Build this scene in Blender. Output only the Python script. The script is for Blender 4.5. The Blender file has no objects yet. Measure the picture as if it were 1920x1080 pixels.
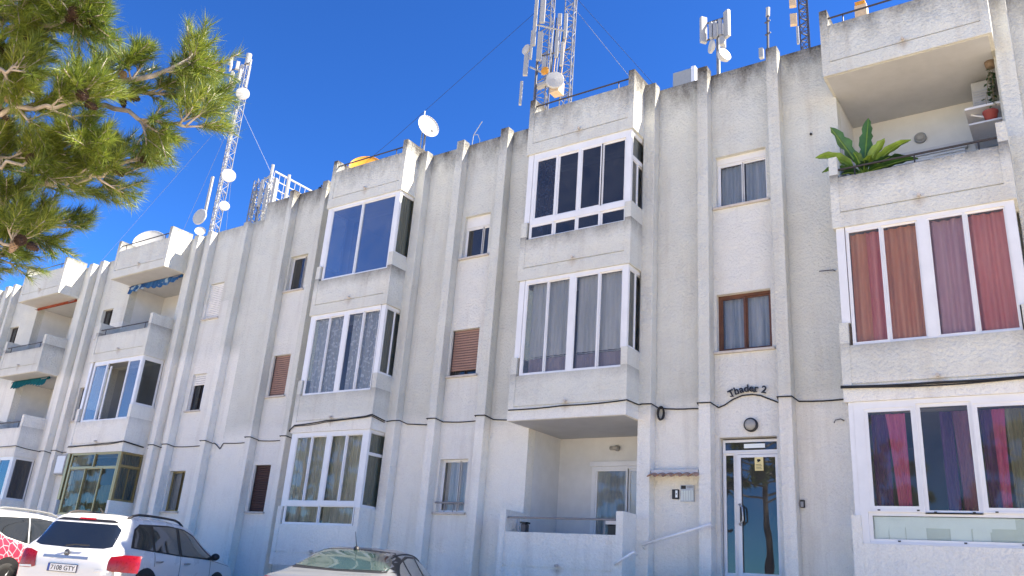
import bpy, bmesh, math, random
import numpy as np
from mathutils import Vector, Matrix, geometry
from mathutils.bvhtree import BVHTree
R_ = math.radians
scene = bpy.context.scene
C = scene.collection

# ------------------------------------------------------------------ camera
YAW, PITCH, ROLL, FPX = R_(-35.674), R_(19.744), R_(4.392), 1549.78
def cam_axes(y, p, r):
    f = Vector((math.sin(y)*math.cos(p), math.cos(y)*math.cos(p), math.sin(p)))
    ri = Vector((math.cos(y), -math.sin(y), 0)); up = ri.cross(f)
    c, s = math.cos(r), math.sin(r)
    return c*ri + s*up, -s*ri + c*up, f
rt, up_, fw = cam_axes(YAW, PITCH, ROLL)
cd = bpy.data.cameras.new('camera'); cam = bpy.data.objects.new('camera', cd); C.objects.link(cam)
cam.matrix_world = Matrix(((rt.x, up_.x, -fw.x, 0.0), (rt.y, up_.y, -fw.y, -13.3), (rt.z, up_.z, -fw.z, 0.0), (0, 0, 0, 1)))
cd.sensor_width = 36; cd.lens = FPX/1920*36; cd.clip_start = .05; cd.clip_end = 2000
scene.camera = cam
# ------------------------------------------------------------------ sky and sun
SUN = Vector((1.9, 1.0, 2.4)).normalized()
world = bpy.data.worlds.new('World'); scene.world = world; world.use_nodes = True
wn = world.node_tree.nodes; wl = world.node_tree.links
sky = wn.new('ShaderNodeTexSky'); sky.sky_type = 'NISHITA'; sky.sun_disc = False
sky.sun_elevation = math.asin(SUN.z); sky.sun_rotation = math.atan2(SUN.x, SUN.y)
sky.air_density = 1.0; sky.dust_density = 0.0; sky.ozone_density = 6.0; sky.altitude = 1500
gm = wn.new('ShaderNodeGamma'); gm.inputs[1].default_value = 1.4     # deeper, more saturated blue over the whole dome
tn = wn.new('ShaderNodeMix'); tn.data_type = 'RGBA'; tn.blend_type = 'MULTIPLY'; tn.inputs[0].default_value = 1; tn.inputs[7].default_value = (.56, .94, 1.20, 1)
wl.new(sky.outputs[0], gm.inputs[0]); wl.new(gm.outputs[0], tn.inputs[6]); wl.new(tn.outputs[2], wn['Background'].inputs[0]); wn['Background'].inputs[1].default_value = 0.039
sd = bpy.data.lights.new('sun', 'SUN'); sd.energy = 5.0; sd.angle = R_(.53); sd.color = (1, .91, .77)
sun = bpy.data.objects.new('sun', sd); C.objects.link(sun)
sun.rotation_euler = SUN.to_track_quat('Z', 'Y').to_euler(); sun.location = (10, 5, 30)
scene.view_settings.view_transform = 'Standard'; scene.view_settings.look = 'None'
scene.view_settings.exposure = 1.88; scene.view_settings.gamma = 1
GROUND = -1.0

# ------------------------------------------------------------------ materials
MATS = {}
def nodes_of(name):
    m = bpy.data.materials.new(name); m.use_nodes = True; MATS[name] = m
    return m, m.node_tree.nodes, m.node_tree.links, m.node_tree.nodes['Principled BSDF']
def ramp(n, stops):
    r = n.new('ShaderNodeValToRGB'); e = r.color_ramp.elements
    e[0].position, e[0].color = stops[0][0], (*stops[0][1], 1); e[1].position, e[1].color = stops[-1][0], (*stops[-1][1], 1)
    for p, c in stops[1:-1]:
        k = e.new(p); k.color = (*c, 1)
    return r
def noise(n, l, vec, scale, detail=4, rough=.6, dist=0):
    t = n.new('ShaderNodeTexNoise'); t.inputs['Scale'].default_value = scale; t.inputs['Detail'].default_value = detail
    t.inputs['Roughness'].default_value = rough; t.inputs['Distortion'].default_value = dist
    if vec is not None: l.new(vec, t.inputs['Vector'])
    return t
def mixc(n, l, fac, a, b, mode='MIX'):
    m = n.new('ShaderNodeMix'); m.data_type = 'RGBA'; m.blend_type = mode
    for s, v in ((m.inputs[0], fac), (m.inputs[6], a), (m.inputs[7], b)):
        if isinstance(v, (int, float)): s.default_value = v
        elif isinstance(v, tuple): s.default_value = (*v, 1)
        else: l.new(v, s)
    return m.outputs[2]
def mathn(n, l, op, a, b=None, c=None, clamp=False):
    m = n.new('ShaderNodeMath'); m.operation = op; m.use_clamp = clamp
    for s, v in zip(m.inputs, (a, b, c)):
        if v is None: continue
        if isinstance(v, (int, float)): s.default_value = v
        else: l.new(v, s)
    return m.outputs[0]
def plain(name, col, rough=.5, metal=0, var=.12, scale=18, bump=0, coat=0, spec=None):
    m, n, l, b = nodes_of(name)
    tc = n.new('ShaderNodeTexCoord'); t = noise(n, l, tc.outputs['Object'], scale)
    r = ramp(n, [(.3, tuple(c*(1-var) for c in col)), (.7, tuple(min(1, c*(1+var)) for c in col))])
    l.new(t.outputs['Fac'], r.inputs[0]); l.new(r.outputs[0], b.inputs['Base Color'])
    rr = n.new('ShaderNodeMapRange'); rr.inputs[3].default_value = rough*.85; rr.inputs[4].default_value = min(1, rough*1.15)
    l.new(t.outputs['Fac'], rr.inputs[0]); l.new(rr.outputs[0], b.inputs['Roughness'])
    b.inputs['Metallic'].default_value = metal; b.inputs['Coat Weight'].default_value = coat
    b.inputs['Coat Roughness'].default_value = .03
    if spec is not None: b.inputs['Specular IOR Level'].default_value = spec
    if bump:
        bp = n.new('ShaderNodeBump'); bp.inputs['Strength'].default_value = 1; bp.inputs['Distance'].default_value = bump
        t2 = noise(n, l, tc.outputs['Object'], scale*3); l.new(t2.outputs['Fac'], bp.inputs['Height']); l.new(bp.outputs[0], b.inputs['Normal'])
    return m
def stucco(name, tint, grimes, grain=1.0, fresh_bounce=0, cols=(), spouts=()):
    """rough-cast render with soot stains that hang from each parapet height in grimes"""
    m, n, l, b = nodes_of(name)
    g = n.new('ShaderNodeNewGeometry'); sep = n.new('ShaderNodeSeparateXYZ'); l.new(g.outputs['Position'], sep.inputs[0])
    big = noise(n, l, g.outputs['Position'], .55, 3, .65)
    r = ramp(n, [(.32, tuple(c*.92 for c in tint)), (.52, tint), (.72, (min(1, tint[0]*1.07), min(1, tint[1]*1.07), min(1, tint[2]*1.07)))])
    l.new(big.outputs['Fac'], r.inputs[0]); col = r.outputs[0]
    if fresh_bounce:                                                        # whiter low down: fresher paint plus missing ground bounce put into the colour
        fz = mathn(n, l, 'ADD', sep.outputs[2], mathn(n, l, 'MULTIPLY', big.outputs['Fac'], .5)); fm = mathn(n, l, 'DIVIDE', mathn(n, l, 'SUBTRACT', fresh_bounce+.45, fz), .35, clamp=True)
        col = mixc(n, l, mathn(n, l, 'MULTIPLY', fm, .85), col, (.84, .82, .745))
    for a, b_ in cols:                                               # smoother whiter infill between the paired pilasters
        k = mathn(n, l, 'MULTIPLY', mathn(n, l, 'GREATER_THAN', sep.outputs[0], a), mathn(n, l, 'LESS_THAN', sep.outputs[0], b_))
        k = mathn(n, l, 'MULTIPLY', k, mathn(n, l, 'LESS_THAN', sep.outputs[2], 6.9))
        col = mixc(n, l, mathn(n, l, 'MULTIPLY', k, .6), col, (.75, .74, .69))
    if spouts:
        xs_, zs_ = spouts; sn = noise(n, l, g.outputs['Position'], 9, 3, .7)
        dx = None
        for x in xs_:
            e = mathn(n, l, 'ABSOLUTE', mathn(n, l, 'SUBTRACT', sep.outputs[0], x)); dx = e if dx is None else mathn(n, l, 'MINIMUM', dx, e)
        dz = None
        for z in zs_:
            e = mathn(n, l, 'ABSOLUTE', mathn(n, l, 'SUBTRACT', sep.outputs[2], z+.23)); dz = e if dz is None else mathn(n, l, 'MINIMUM', dz, e)
        k = mathn(n, l, 'SUBTRACT', 1, mathn(n, l, 'ADD', mathn(n, l, 'DIVIDE', dx, .16), mathn(n, l, 'DIVIDE', dz, .16)), clamp=True)
        col = mixc(n, l, mathn(n, l, 'MULTIPLY', mathn(n, l, 'MULTIPLY', k, sn.outputs['Fac']), 1.0, clamp=True), col, (.28, .19, .11))
    mp = n.new('ShaderNodeMapping'); mp.inputs['Scale'].default_value = (2.6, 2.6, .22); l.new(g.outputs['Position'], mp.inputs[0])
    st = noise(n, l, mp.outputs[0], 1.0, 4, .7)                      # vertical run-off streaks
    sr = ramp(n, [(.52, (0, 0, 0)), (.78, (1, 1, 1))]); l.new(st.outputs['Fac'], sr.inputs[0])
    col = mixc(n, l, mathn(n, l, 'MULTIPLY', sr.outputs[0], .30), col, (.33, .275, .215))
    wr = noise(n, l, g.outputs['Position'], 1.7, 4, .72)             # warm damp blotches
    wrr = ramp(n, [(.5, (0, 0, 0)), (.75, (1, 1, 1))]); l.new(wr.outputs['Fac'], wrr.inputs[0])
    col = mixc(n, l, mathn(n, l, 'MULTIPLY', wrr.outputs[0], .16), col, (.46, .385, .31))
    mp2 = n.new('ShaderNodeMapping'); mp2.inputs['Scale'].default_value = (2.1, 2.1, 1.0); l.new(g.outputs['Position'], mp2.inputs[0])
    dn = noise(n, l, mp2.outputs[0], 1.1, 5, .75); fine = noise(n, l, g.outputs['Position'], 28, 2, .7)
    for top, reach, amt in grimes:
        d = mathn(n, l, 'DIVIDE', mathn(n, l, 'SUBTRACT', top, sep.outputs[2]), reach)
        inside = mathn(n, l, 'MULTIPLY', mathn(n, l, 'GREATER_THAN', d, -.02), mathn(n, l, 'SUBTRACT', 1, d, clamp=True))
        k = mathn(n, l, 'ADD', mathn(n, l, 'MULTIPLY', dn.outputs['Fac'], 1.9), mathn(n, l, 'MULTIPLY', fine.outputs['Fac'], .55))
        k = mathn(n, l, 'SUBTRACT', mathn(n, l, 'ADD', k, mathn(n, l, 'MULTIPLY', inside, 1.2)), 1.5, clamp=True)
        k = mathn(n, l, 'MULTIPLY', mathn(n, l, 'MULTIPLY', k, mathn(n, l, 'SQRT', inside)), amt, clamp=True)
        col = mixc(n, l, k, col, (.085, .075, .062))
    sp = noise(n, l, g.outputs['Position'], 46*grain, 1, .6)          # crumbs of the rough-cast
    spr = ramp(n, [(.3, (.92, .92, .92)), (.62, (1, 1, 1))]); l.new(sp.outputs['Fac'], spr.inputs[0])
    col = mixc(n, l, 1.0, col, spr.outputs[0], 'MULTIPLY')
    l.new(col, b.inputs['Base Color']); b.inputs['Roughness'].default_value = .93; b.inputs['Specular IOR Level'].default_value = .2
    h = noise(n, l, g.outputs['Position'], 20*grain, 3, .62).outputs['Fac']
    h = mathn(n, l, 'ADD', h, mathn(n, l, 'MULTIPLY', noise(n, l, g.outputs['Position'], 2.2, 1, .5).outputs['Fac'], 1.6))
    bp = n.new('ShaderNodeBump'); bp.inputs['Distance'].default_value = .036; bp.inputs['Strength'].default_value = .9
    l.new(h, bp.inputs['Height']); l.new(bp.outputs[0], b.inputs['Normal'])
    return m
def glass(name, tint=(.8, .85, .85), refl=1.0, ior=1.5, gcol=(1, 1, 1), rough=0.0, dust=.05):
    """window pane: mirror film over a clear tinted sheet"""
    m = bpy.data.materials.new(name); m.use_nodes = True; MATS[name] = m
    n = m.node_tree.nodes; l = m.node_tree.links; n.clear()
    o = n.new('ShaderNodeOutputMaterial'); mx = n.new('ShaderNodeMixShader'); t = n.new('ShaderNodeBsdfTransparent'); gl = n.new('ShaderNodeBsdfGlossy')
    t.inputs[0].default_value = (*tint, 1); gl.inputs[0].default_value = (*gcol, 1); gl.inputs['Roughness'].default_value = rough
    f = n.new('ShaderNodeFresnel'); f.inputs[0].default_value = ior
    g = n.new('ShaderNodeNewGeometry'); nz = noise(n, l, g.outputs['Position'], 1.3, 2, .4)
    bp = n.new('ShaderNodeBump'); bp.inputs['Distance'].default_value = .004; bp.inputs['Strength'].default_value = .5
    l.new(nz.outputs['Fac'], bp.inputs['Height']); l.new(bp.outputs[0], gl.inputs['Normal'])
    k = mathn(n, l, 'MULTIPLY', f.outputs[0], refl, clamp=True)
    l.new(k, mx.inputs[0]); l.new(t.outputs[0], mx.inputs[1]); l.new(gl.outputs[0], mx.inputs[2])
    df = n.new('ShaderNodeBsdfDiffuse'); df.inputs[0].default_value = (.55, .54, .50, 1); m2 = n.new('ShaderNodeMixShader')      # film of dust, thicker in patches
    l.new(mathn(n, l, 'MULTIPLY', noise(n, l, g.outputs['Position'], 2.3, 4, .65).outputs['Fac'], dust*2), m2.inputs[0]); l.new(mx.outputs[0], m2.inputs[1]); l.new(df.outputs[0], m2.inputs[2]); l.new(m2.outputs[0], o.inputs[0])
    return m
def cloth(name, c1, c2, trans=.35, stripe=None, sscale=8):
    m, n, l, b = nodes_of(name)
    tc = n.new('ShaderNodeTexCoord'); mp = n.new('ShaderNodeMapping'); mp.inputs['Scale'].default_value = (6, 6, .4)
    l.new(tc.outputs['Object'], mp.inputs[0]); t = noise(n, l, mp.outputs[0], 1.4, 3)
    r = ramp(n, [(.35, c1), (.65, c2)]); l.new(t.outputs['Fac'], r.inputs[0]); col = r.outputs[0]
    if stripe:
        t2 = noise(n, l, tc.outputs['Object'], sscale, 2, .4); r2 = ramp(n, [(.55, (0, 0, 0)), (.6, (1, 1, 1))]); l.new(t2.outputs['Fac'], r2.inputs[0])
        col = mixc(n, l, r2.outputs[0], col, stripe)
    l.new(col, b.inputs['Base Color']); b.inputs['Roughness'].default_value = .9
    b.inputs['Specular IOR Level'].default_value = .1
    tr = n.new('ShaderNodeBsdfTranslucent'); l.new(col, tr.inputs[0]); mx = n.new('ShaderNodeMixShader'); mx.inputs[0].default_value = trans
    o = n['Material Output']; l.new(b.outputs[0], mx.inputs[1]); l.new(tr.outputs[0], mx.inputs[2]); l.new(mx.outputs[0], o.inputs[0])
    return m
GR1 = [(9.86, 1.2, 1.15), (6.62, .45, .7), (3.78, .3, .35)]
GR2 = [(9.36, .7, .8), (6.3, .35, .5), (3.6, .3, .25)]
stucco('render_main', (.635, .638, .575), GR1[:1], 1.0, 3.1, ((-5.13, -3.99), (-11.09, -10.04), (-16.93, -15.82))); stucco('render_bay', (.635, .638, .575), GR1, 1.0, 3.1, (), ((-1.6, -7.67, -13.66), (.06, 2.89, 5.69, 8.52)))
stucco('render_left', (.635, .638, .575), GR2[:1], 1.0, 5.3, ((-20.33, -18.9), (-26.05, -24.4))); stucco('render_bay_left', (.635, .638, .575), GR2, 1.0, 5.3, (), ((-23.0, -28.9), (2.66, 5.37, 8.06)))
stucco('render_smooth', (.60, .585, .565), [], .5)
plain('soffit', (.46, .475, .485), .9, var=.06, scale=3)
plain('recess', (.66, .665, .65), .9, var=.06, scale=3)
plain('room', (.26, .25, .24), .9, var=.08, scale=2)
plain('white_frame', (.72, .725, .72), .38, var=.05, scale=3)
plain('grey_frame', (.55, .56, .57), .4, var=.04)
plain('gold_frame', (.33, .27, .13), .38, .55, var=.1)
plain('wood_frame', (.115, .045, .02), .5, var=.35, scale=9)
plain('dark_frame', (.05, .042, .04), .45)
plain('shutter_brown', (.27, .165, .135), .6, var=.1, scale=5)
plain('shutter_dark', (.055, .026, .022), .55, var=.15, scale=5)
plain('shutter_white', (.72, .71, .68), .6, var=.06, scale=4)
plain('sill', (.50, .46, .41), .8, var=.15, scale=7)
plain('rail_dark', (.035, .028, .028), .5)
plain('rail_grey', (.25, .25, .26), .45, .4)
plain('rail_white', (.8, .8, .79), .5, var=.05)
plain('cable_black', (.012, .012, .013), .6)
plain('galvanised', (.22, .225, .23), .5, .4, var=.12, scale=12)
plain('steel_dark', (.09, .09, .10), .5, .5)
plain('antenna_white', (.34, .34, .325), .5, var=.06)
plain('dish_white', (.42, .41, .375), .55, var=.1, scale=5)
plain('dish_orange', (.62, .27, .02), .5, var=.08)
plain('box_tan', (.55, .40, .24), .6, var=.1)
plain('lamp_glass', (.33, .32, .29), .35, var=.06)
plain('black_plastic', (.015, .015, .016), .45)
plain('grey_plastic', (.30, .31, .32), .5)
plain('panel_metal', (.42, .43, .44), .4, .6)
plain('tile_clay', (.36, .22, .15), .85, var=.3, scale=14)
plain('pot_red', (.30, .06, .05), .6)
plain('paper', (.80, .86, .85), .8, var=.05, scale=3)
plain('paper2', (.62, .68, .64), .8, var=.05, scale=3)
plain('label_yellow', (.78, .66, .30), .6, var=.05)
plain('ink', (.02, .02, .02), .7)
plain('iron_black', (.012, .012, .014), .45)
glass('glass_clear', (.93, .95, .95), .9)
glass('glass_side', (.55, .6, .56), 1.6)
glass('glass_dark', (.16, .2, .24), 1.0, 1.55, (.8, .9, 1))
glass('glass_blue', (.2, .27, .36), 4.2, 1.6, (.80, .88, .95), dust=.09)
glass('glass_navy', (.16, .21, .30), 1.5, 1.55, (.85, .85, .85), dust=.05)
glass('glass_door', (.12, .15, .18), 2.0, 1.5, (.66, .70, .72), dust=.07)
glass('glass_brown', (.55, .56, .48), .55); glass('glass_mid', (.5, .55, .6), 1.8, 1.5, (.9, .9, .9), dust=.12)
glass('glass_film', (.88, .93, .93), .8, 1.5, (1, 1, 1), .2)
cloth('net_white', (.62, .64, .66), (.80, .81, .82), .4)
cloth('net_grey', (.34, .37, .40), (.52, .55, .58), .4)
cloth('net_pattern', (.50, .53, .56), (.62, .65, .68), .4, (.80, .82, .84), 13)
cloth('drape_grey', (.52, .54, .55), (.68, .69, .70), .3)
cloth('drape_band', (.34, .29, .33), (.44, .38, .42), .3)
cloth('drape_olive', (.42, .43, .36), (.66, .66, .58), .4)
cloth('drape_blue', (.42, .49, .58), (.72, .76, .82), .4)
cloth('drape_red', (.72, .22, .20), (.88, .38, .34), .25)
cloth('drape_rust', (.70, .30, .17), (.86, .44, .27), .25)
cloth('drape_mauve', (.62, .36, .42), (.76, .49, .54), .25)
cloth('drape_pink', (.66, .12, .30), (.80, .22, .40), .4)
cloth('drape_purple', (.09, .035, .13), (.17, .06, .20), .35); cloth('drape_plum', (.28, .12, .18), (.38, .18, .24), .3)
cloth('drape_green', (.22, .21, .13), (.36, .35, .24), .3)
cloth('drape_navy', (.015, .03, .09), (.03, .06, .16), .2, (.35, .45, .6), 17)
cloth('awning_blue', (.02, .07, .22), (.05, .16, .36), .3, (.35, .45, .55), 5)
cloth('awning_red', (.35, .07, .04), (.45, .12, .07), .3)
cloth('awning_teal', (.01, .10, .14), (.015, .15, .19), .3)

# ------------------------------------------------------------------ mesh helpers
class MB:
    def __init__(s): s.v = []; s.f = []
    def quad(s, a, b, c, d):
        k = len(s.v); s.v += [tuple(a), tuple(b), tuple(c), tuple(d)]; s.f.append((k, k+1, k+2, k+3)); return s
    def box(s, x0, x1, y0, y1, z0, z1):
        if x0 > x1: x0, x1 = x1, x0
        if y0 > y1: y0, y1 = y1, y0
        if z0 > z1: z0, z1 = z1, z0
        k = len(s.v)
        s.v += [(x0, y0, z0), (x1, y0, z0), (x1, y1, z0), (x0, y1, z0), (x0, y0, z1), (x1, y0, z1), (x1, y1, z1), (x0, y1, z1)]
        s.f += [(k, k+3, k+2, k+1), (k+4, k+5, k+6, k+7), (k, k+1, k+5, k+4), (k+1, k+2, k+6, k+5), (k+2, k+3, k+7, k+6), (k+3, k, k+4, k+7)]
        return s
    def prism(s, poly, y0, y1):
        """polygon in x,z (counter-clockwise seen from -y) pushed from y0 to y1"""
        k = len(s.v); n = len(poly)
        s.v += [(x, y0, z) for x, z in poly] + [(x, y1, z) for x, z in poly]
        s.f += [tuple(range(k, k+n)), tuple(range(k+2*n-1, k+n-1, -1))]
        s.f += [(k+i, k+n+i, k+n+(i+1) % n, k+(i+1) % n) for i in range(n)]
        return s
    def tube(s, pts, r, n=6, cap=True):
        pts = [Vector(p) for p in pts]; rs = r if isinstance(r, (list, tuple)) else [r]*len(pts); k = len(s.v); prev = None
        for i, p in enumerate(pts):
            d = (pts[min(i+1, len(pts)-1)] - pts[max(i-1, 0)]).normalized()
            if prev is None: a = d.orthogonal().normalized()
            else:
                a = prev - d*prev.dot(d); a = a.normalized() if a.length > 1e-6 else d.orthogonal().normalized()
            prev = a; b = d.cross(a)
            for j in range(n):
                t = 2*math.pi*j/n; s.v.append(tuple(p + (a*math.cos(t) + b*math.sin(t))*rs[i]))
        for i in range(len(pts)-1):
            for j in range(n):
                s.f.append((k+i*n+j, k+i*n+(j+1) % n, k+(i+1)*n+(j+1) % n, k+(i+1)*n+j))
        if cap: s.f.append(tuple(k+n-1-j for j in range(n))); s.f.append(tuple(k+(len(pts)-1)*n+j for j in range(n)))
        return s
    def lathe(s, prof, c, axis, n=20):
        """profile (radius, height) turned about axis through c"""
        ax = Vector(axis).normalized(); a = ax.orthogonal().normalized(); b = ax.cross(a); c = Vector(c); k = len(s.v)
        for r, h in prof:
            for j in range(n):
                t = 2*math.pi*j/n; s.v.append(tuple(c + ax*h + (a*math.cos(t) + b*math.sin(t))*r))
        for i in range(len(prof)-1):
            for j in range(n):
                s.f.append((k+i*n+j, k+i*n+(j+1) % n, k+(i+1)*n+(j+1) % n, k+(i+1)*n+j))
        return s
    def build(s, name, mat, parent=None, smooth=False, bevel=0):
        me = bpy.data.meshes.new(name); me.from_pydata(s.v, [], s.f); me.update()
        return link(name, me, mat, parent, smooth, bevel)
def link(name, me, mat, parent=None, smooth=False, bevel=0):
    o = bpy.data.objects.new(name, me); C.objects.link(o)
    if mat: me.materials.append(MATS[mat])
    if smooth:
        for p in me.polygons: p.use_smooth = True
    if bevel:
        md = o.modifiers.new('bevel', 'BEVEL'); md.width = bevel; md.segments = 2; md.limit_method = 'ANGLE'; md.angle_limit = R_(40)
    if parent is not None:
        o.parent = parent
        if parent.type == 'EMPTY' and not parent.get('_local'): o.matrix_parent_inverse = Matrix.Translation(-parent.location)
    return o
def tag(o, label, cat, group=None):
    o['label'] = label; o['category'] = cat
    if group: o['group'] = group
    return o
def empty(name, loc, label, cat, group=None, local=False, rz=0):
    o = bpy.data.objects.new(name, None); C.objects.link(o); o.location = loc; o.empty_display_size = .2; o.rotation_euler[2] = rz
    if local: o['_local'] = 1
    return tag(o, label, cat, group)
def bx(name, mat, parent, *b, bevel=0): return MB().box(*b).build(name, mat, parent, False, bevel)
def structure(o): o['kind'] = 'structure'; return o

# ------------------------------------------------------------------ ground
plain('asphalt', (.48, .40, .30), .9, var=.2, scale=2.5, bump=.004)
plain('paving', (.60, .495, .36), .9, var=.14, scale=3, bump=.003)
plain('kerb_stone', (.48, .44, .37), .9, var=.12, scale=5)
structure(MB().quad((-900, -900, GROUND), (900, -900, GROUND), (900, 900, GROUND), (-900, 900, GROUND)).build('ground', 'paving'))
structure(MB().quad((-60, -8.5, GROUND+.004), (25, -8.5, GROUND+.004), (25, -2.2, GROUND+.004), (-60, -2.2, GROUND+.004)).build('parking_road', 'asphalt'))
structure(bx('pavement', 'paving', None, -60, 25, -2.0, -.001, GROUND-.1, GROUND+.13))
structure(bx('kerb', 'kerb_stone', None, -60, 25, -2.2, -2.0, GROUND-.1, GROUND+.135))
for i in range(16):
    x = -38 + i*2.7
    structure(MB().quad((x, -7.6, GROUND+.008), (x+.1, -7.6, GROUND+.008), (x-2.4, -2.4, GROUND+.008), (x-2.5, -2.4, GROUND+.008)).build('parking_line', 'rail_white'))

# ------------------------------------------------------------------ facade kit
def plate(mb, u0, u1, v0, v1, holes, d0, d1, axis='x', outer=True):
    """flat plate with rectangular holes; axis x: u=x, depth=y; axis y: u=y, depth=x (d0 is the outer face)"""
    us = sorted({round(a, 5) for h in holes for a in h[:2] if u0 < a < u1} | {u0, u1}); vs = sorted({round(a, 5) for h in holes for a in h[2:] if v0 < a < v1} | {v0, v1})
    P = (lambda u, d, v: (u, d, v)) if axis == 'x' else (lambda u, d, v: (d, u, v))
    for i in range(len(us)-1):
        for j in range(len(vs)-1):
            cu, cv = (us[i]+us[i+1])/2, (vs[j]+vs[j+1])/2
            if any(h[0] < cu < h[1] and h[2] < cv < h[3] for h in holes): continue
            for d in (d0, d1):
                mb.quad(P(us[i], d, vs[j]), P(us[i+1], d, vs[j]), P(us[i+1], d, vs[j+1]), P(us[i], d, vs[j+1]))
    rects = [(h[0], h[1], h[2], h[3]) for h in holes] + ([(u0, u1, v0, v1)] if outer else [])
    for a, b, c, e in rects:
        mb.quad(P(a, d0, c), P(a, d1, c), P(a, d1, e), P(a, d0, e)); mb.quad(P(b, d0, c), P(b, d0, e), P(b, d1, e), P(b, d1, c))
        mb.quad(P(a, d0, c), P(b, d0, c), P(b, d1, c), P(a, d1, c)); mb.quad(P(a, d0, e), P(a, d1, e), P(b, d1, e), P(b, d0, e))
    return mb
rng = random.Random(7)
def curtain(parent, mat, u0, u1, z0, z1, d, axis='x', wave=.085, amp=.018, gather=0.0, seed=0, name='curtain'):
    """hanging cloth with folds; gather pulls its lower edge towards u1 (+) or u0 (-)"""
    r = random.Random(seed+int(abs(u0)*100)); n = max(10, int((u1-u0)/wave*7)); mb = MB(); rows = 6; ph = r.random()*6; w2 = r.uniform(.3, .6)
    for j in range(rows+1):
        t = j/rows; z = z0 + (z1-z0)*t
        for i in range(n+1):
            s = i/n; u = u0 + (u1-u0)*s
            if gather > 0: u = u1 - (u1-u)*(1-gather*(1-t)**.7)
            if gather < 0: u = u0 + (u-u0)*(1+gather*(1-t)**.7)
            k = 2*math.pi*(u1-u0)*s/wave
            dd = d + amp*(math.sin(k+ph+.5*math.sin(k*w2)) + .45*math.sin(k*.37+ph*2+t))*(1.15-.35*t)
            mb.v.append((u, dd, z) if axis == 'x' else (dd, u, z))
    for j in range(rows):
        for i in range(n): mb.f.append((j*(n+1)+i, j*(n+1)+i+1, (j+1)*(n+1)+i+1, (j+1)*(n+1)+i))
    return mb.build(name, mat, parent, True)
def glazing(root, name, rect, panes, d, fmat, gmat, axis='x', thick=.05, extra=(), rim=.02, open_=(), label=None):
    """frame with real openings; each pane is a sheet in its own sash"""
    inward = 1 if axis == 'x' else -1
    panes = [(p[0]-rim, p[1]+rim, p[2]-rim, p[3]+rim) for p in panes]
    mb = MB(); plate(mb, *rect, panes, d, d+inward*thick, axis)
    for b in extra: mb.box(*b)
    o = mb.build(name, fmat, root)
    if label: o['label'] = label
    for i, p in enumerate(panes):
        if i in open_: continue
        off = d + inward*(.012 + .018*(i % 2))
        s = plate(MB(), p[0], p[1], p[2], p[3], [(p[0]+rim, p[1]-rim, p[2]+rim, p[3]-rim)], off, off+inward*.022, axis).build('sash', fmat, o)
        q = (p[0]+rim, p[1]-rim, p[2]+rim, p[3]-rim); dd = off+inward*.012; pb = MB()
        if axis == 'x': pb.quad((q[0], dd, q[2]), (q[1], dd, q[2]), (q[1], dd, q[3]), (q[0], dd, q[3]))
        else: pb.quad((dd, q[0], q[2]), (dd, q[1], q[2]), (dd, q[1], q[3]), (dd, q[0], q[3]))
        pb.build('pane', gmat if not isinstance(gmat, (list, tuple)) else gmat[i % len(gmat)], o)
    return o
def room(root, x0, x1, z0, z1, y0, y1, mat='room', name='room_wall'):
    mb = MB()
    mb.quad((x0, y1, z0), (x1, y1, z0), (x1, y1, z1), (x0, y1, z1)); mb.quad((x0, y0, z0), (x0, y1, z0), (x0, y1, z1), (x0, y0, z1))
    mb.quad((x1, y0, z0), (x1, y0, z1), (x1, y1, z1), (x1, y1, z0)); mb.quad((x0, y0, z1), (x0, y1, z1), (x1, y1, z1), (x1, y0, z1)); mb.quad((x0, y0, z0), (x1, y0, z0), (x1, y1, z0), (x0, y1, z0))
    return mb.build(name, mat, root)
BAYW, CH, BY = .13, .13, -.70
def bay(root, mat, xl, xr, levels, opens=()):
    """levels: (soffit, front parapet top, cheek top)"""
    for L, P, K in levels:
        mb = MB()
        mb.prism([(xl, L), (xr, L), (xr, K), (xr-CH, K), (xr-CH, L+.25), (xl+CH, L+.25), (xl+CH, K), (xl, K)], BY, BY+.12)
        mb.box(xl+CH, xr-CH, BY+.035, BY+.119, L+.25, L+.275); mb.box(xl+CH, xr-CH, BY+.012, BY+.118, L+.275, P)
        mb.box(xl, xl+CH, BY+.12, 0, L, K); mb.box(xr-CH, xr, BY+.12, 0, L, K)
        o = mb.build('balcony_parapet', mat, root)
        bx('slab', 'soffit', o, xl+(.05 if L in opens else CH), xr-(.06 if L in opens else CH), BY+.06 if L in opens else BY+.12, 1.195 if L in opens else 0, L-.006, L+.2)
        xm = (xl+xr)/2 + .02
        s = MB().tube([(xm, BY+.03, L+.315), (xm, BY-.06, L+.305)], .024, 8).build('drain_spout', 'sill', o)
def rail(root, xl, xr, z, y, mat='rail_dark', posts=2, zb=None):
    mb = MB().tube([(xl, y, z), (xr, y, z)], .018, 6)
    for i in range(posts):
        x = xl+.25 + (xr-xl-.5)*i/max(1, posts-1); mb.tube([(x, y, z), (x, y, zb if zb else z-.2)], .012, 5)
    return mb.build('railing', mat, root)
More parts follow.
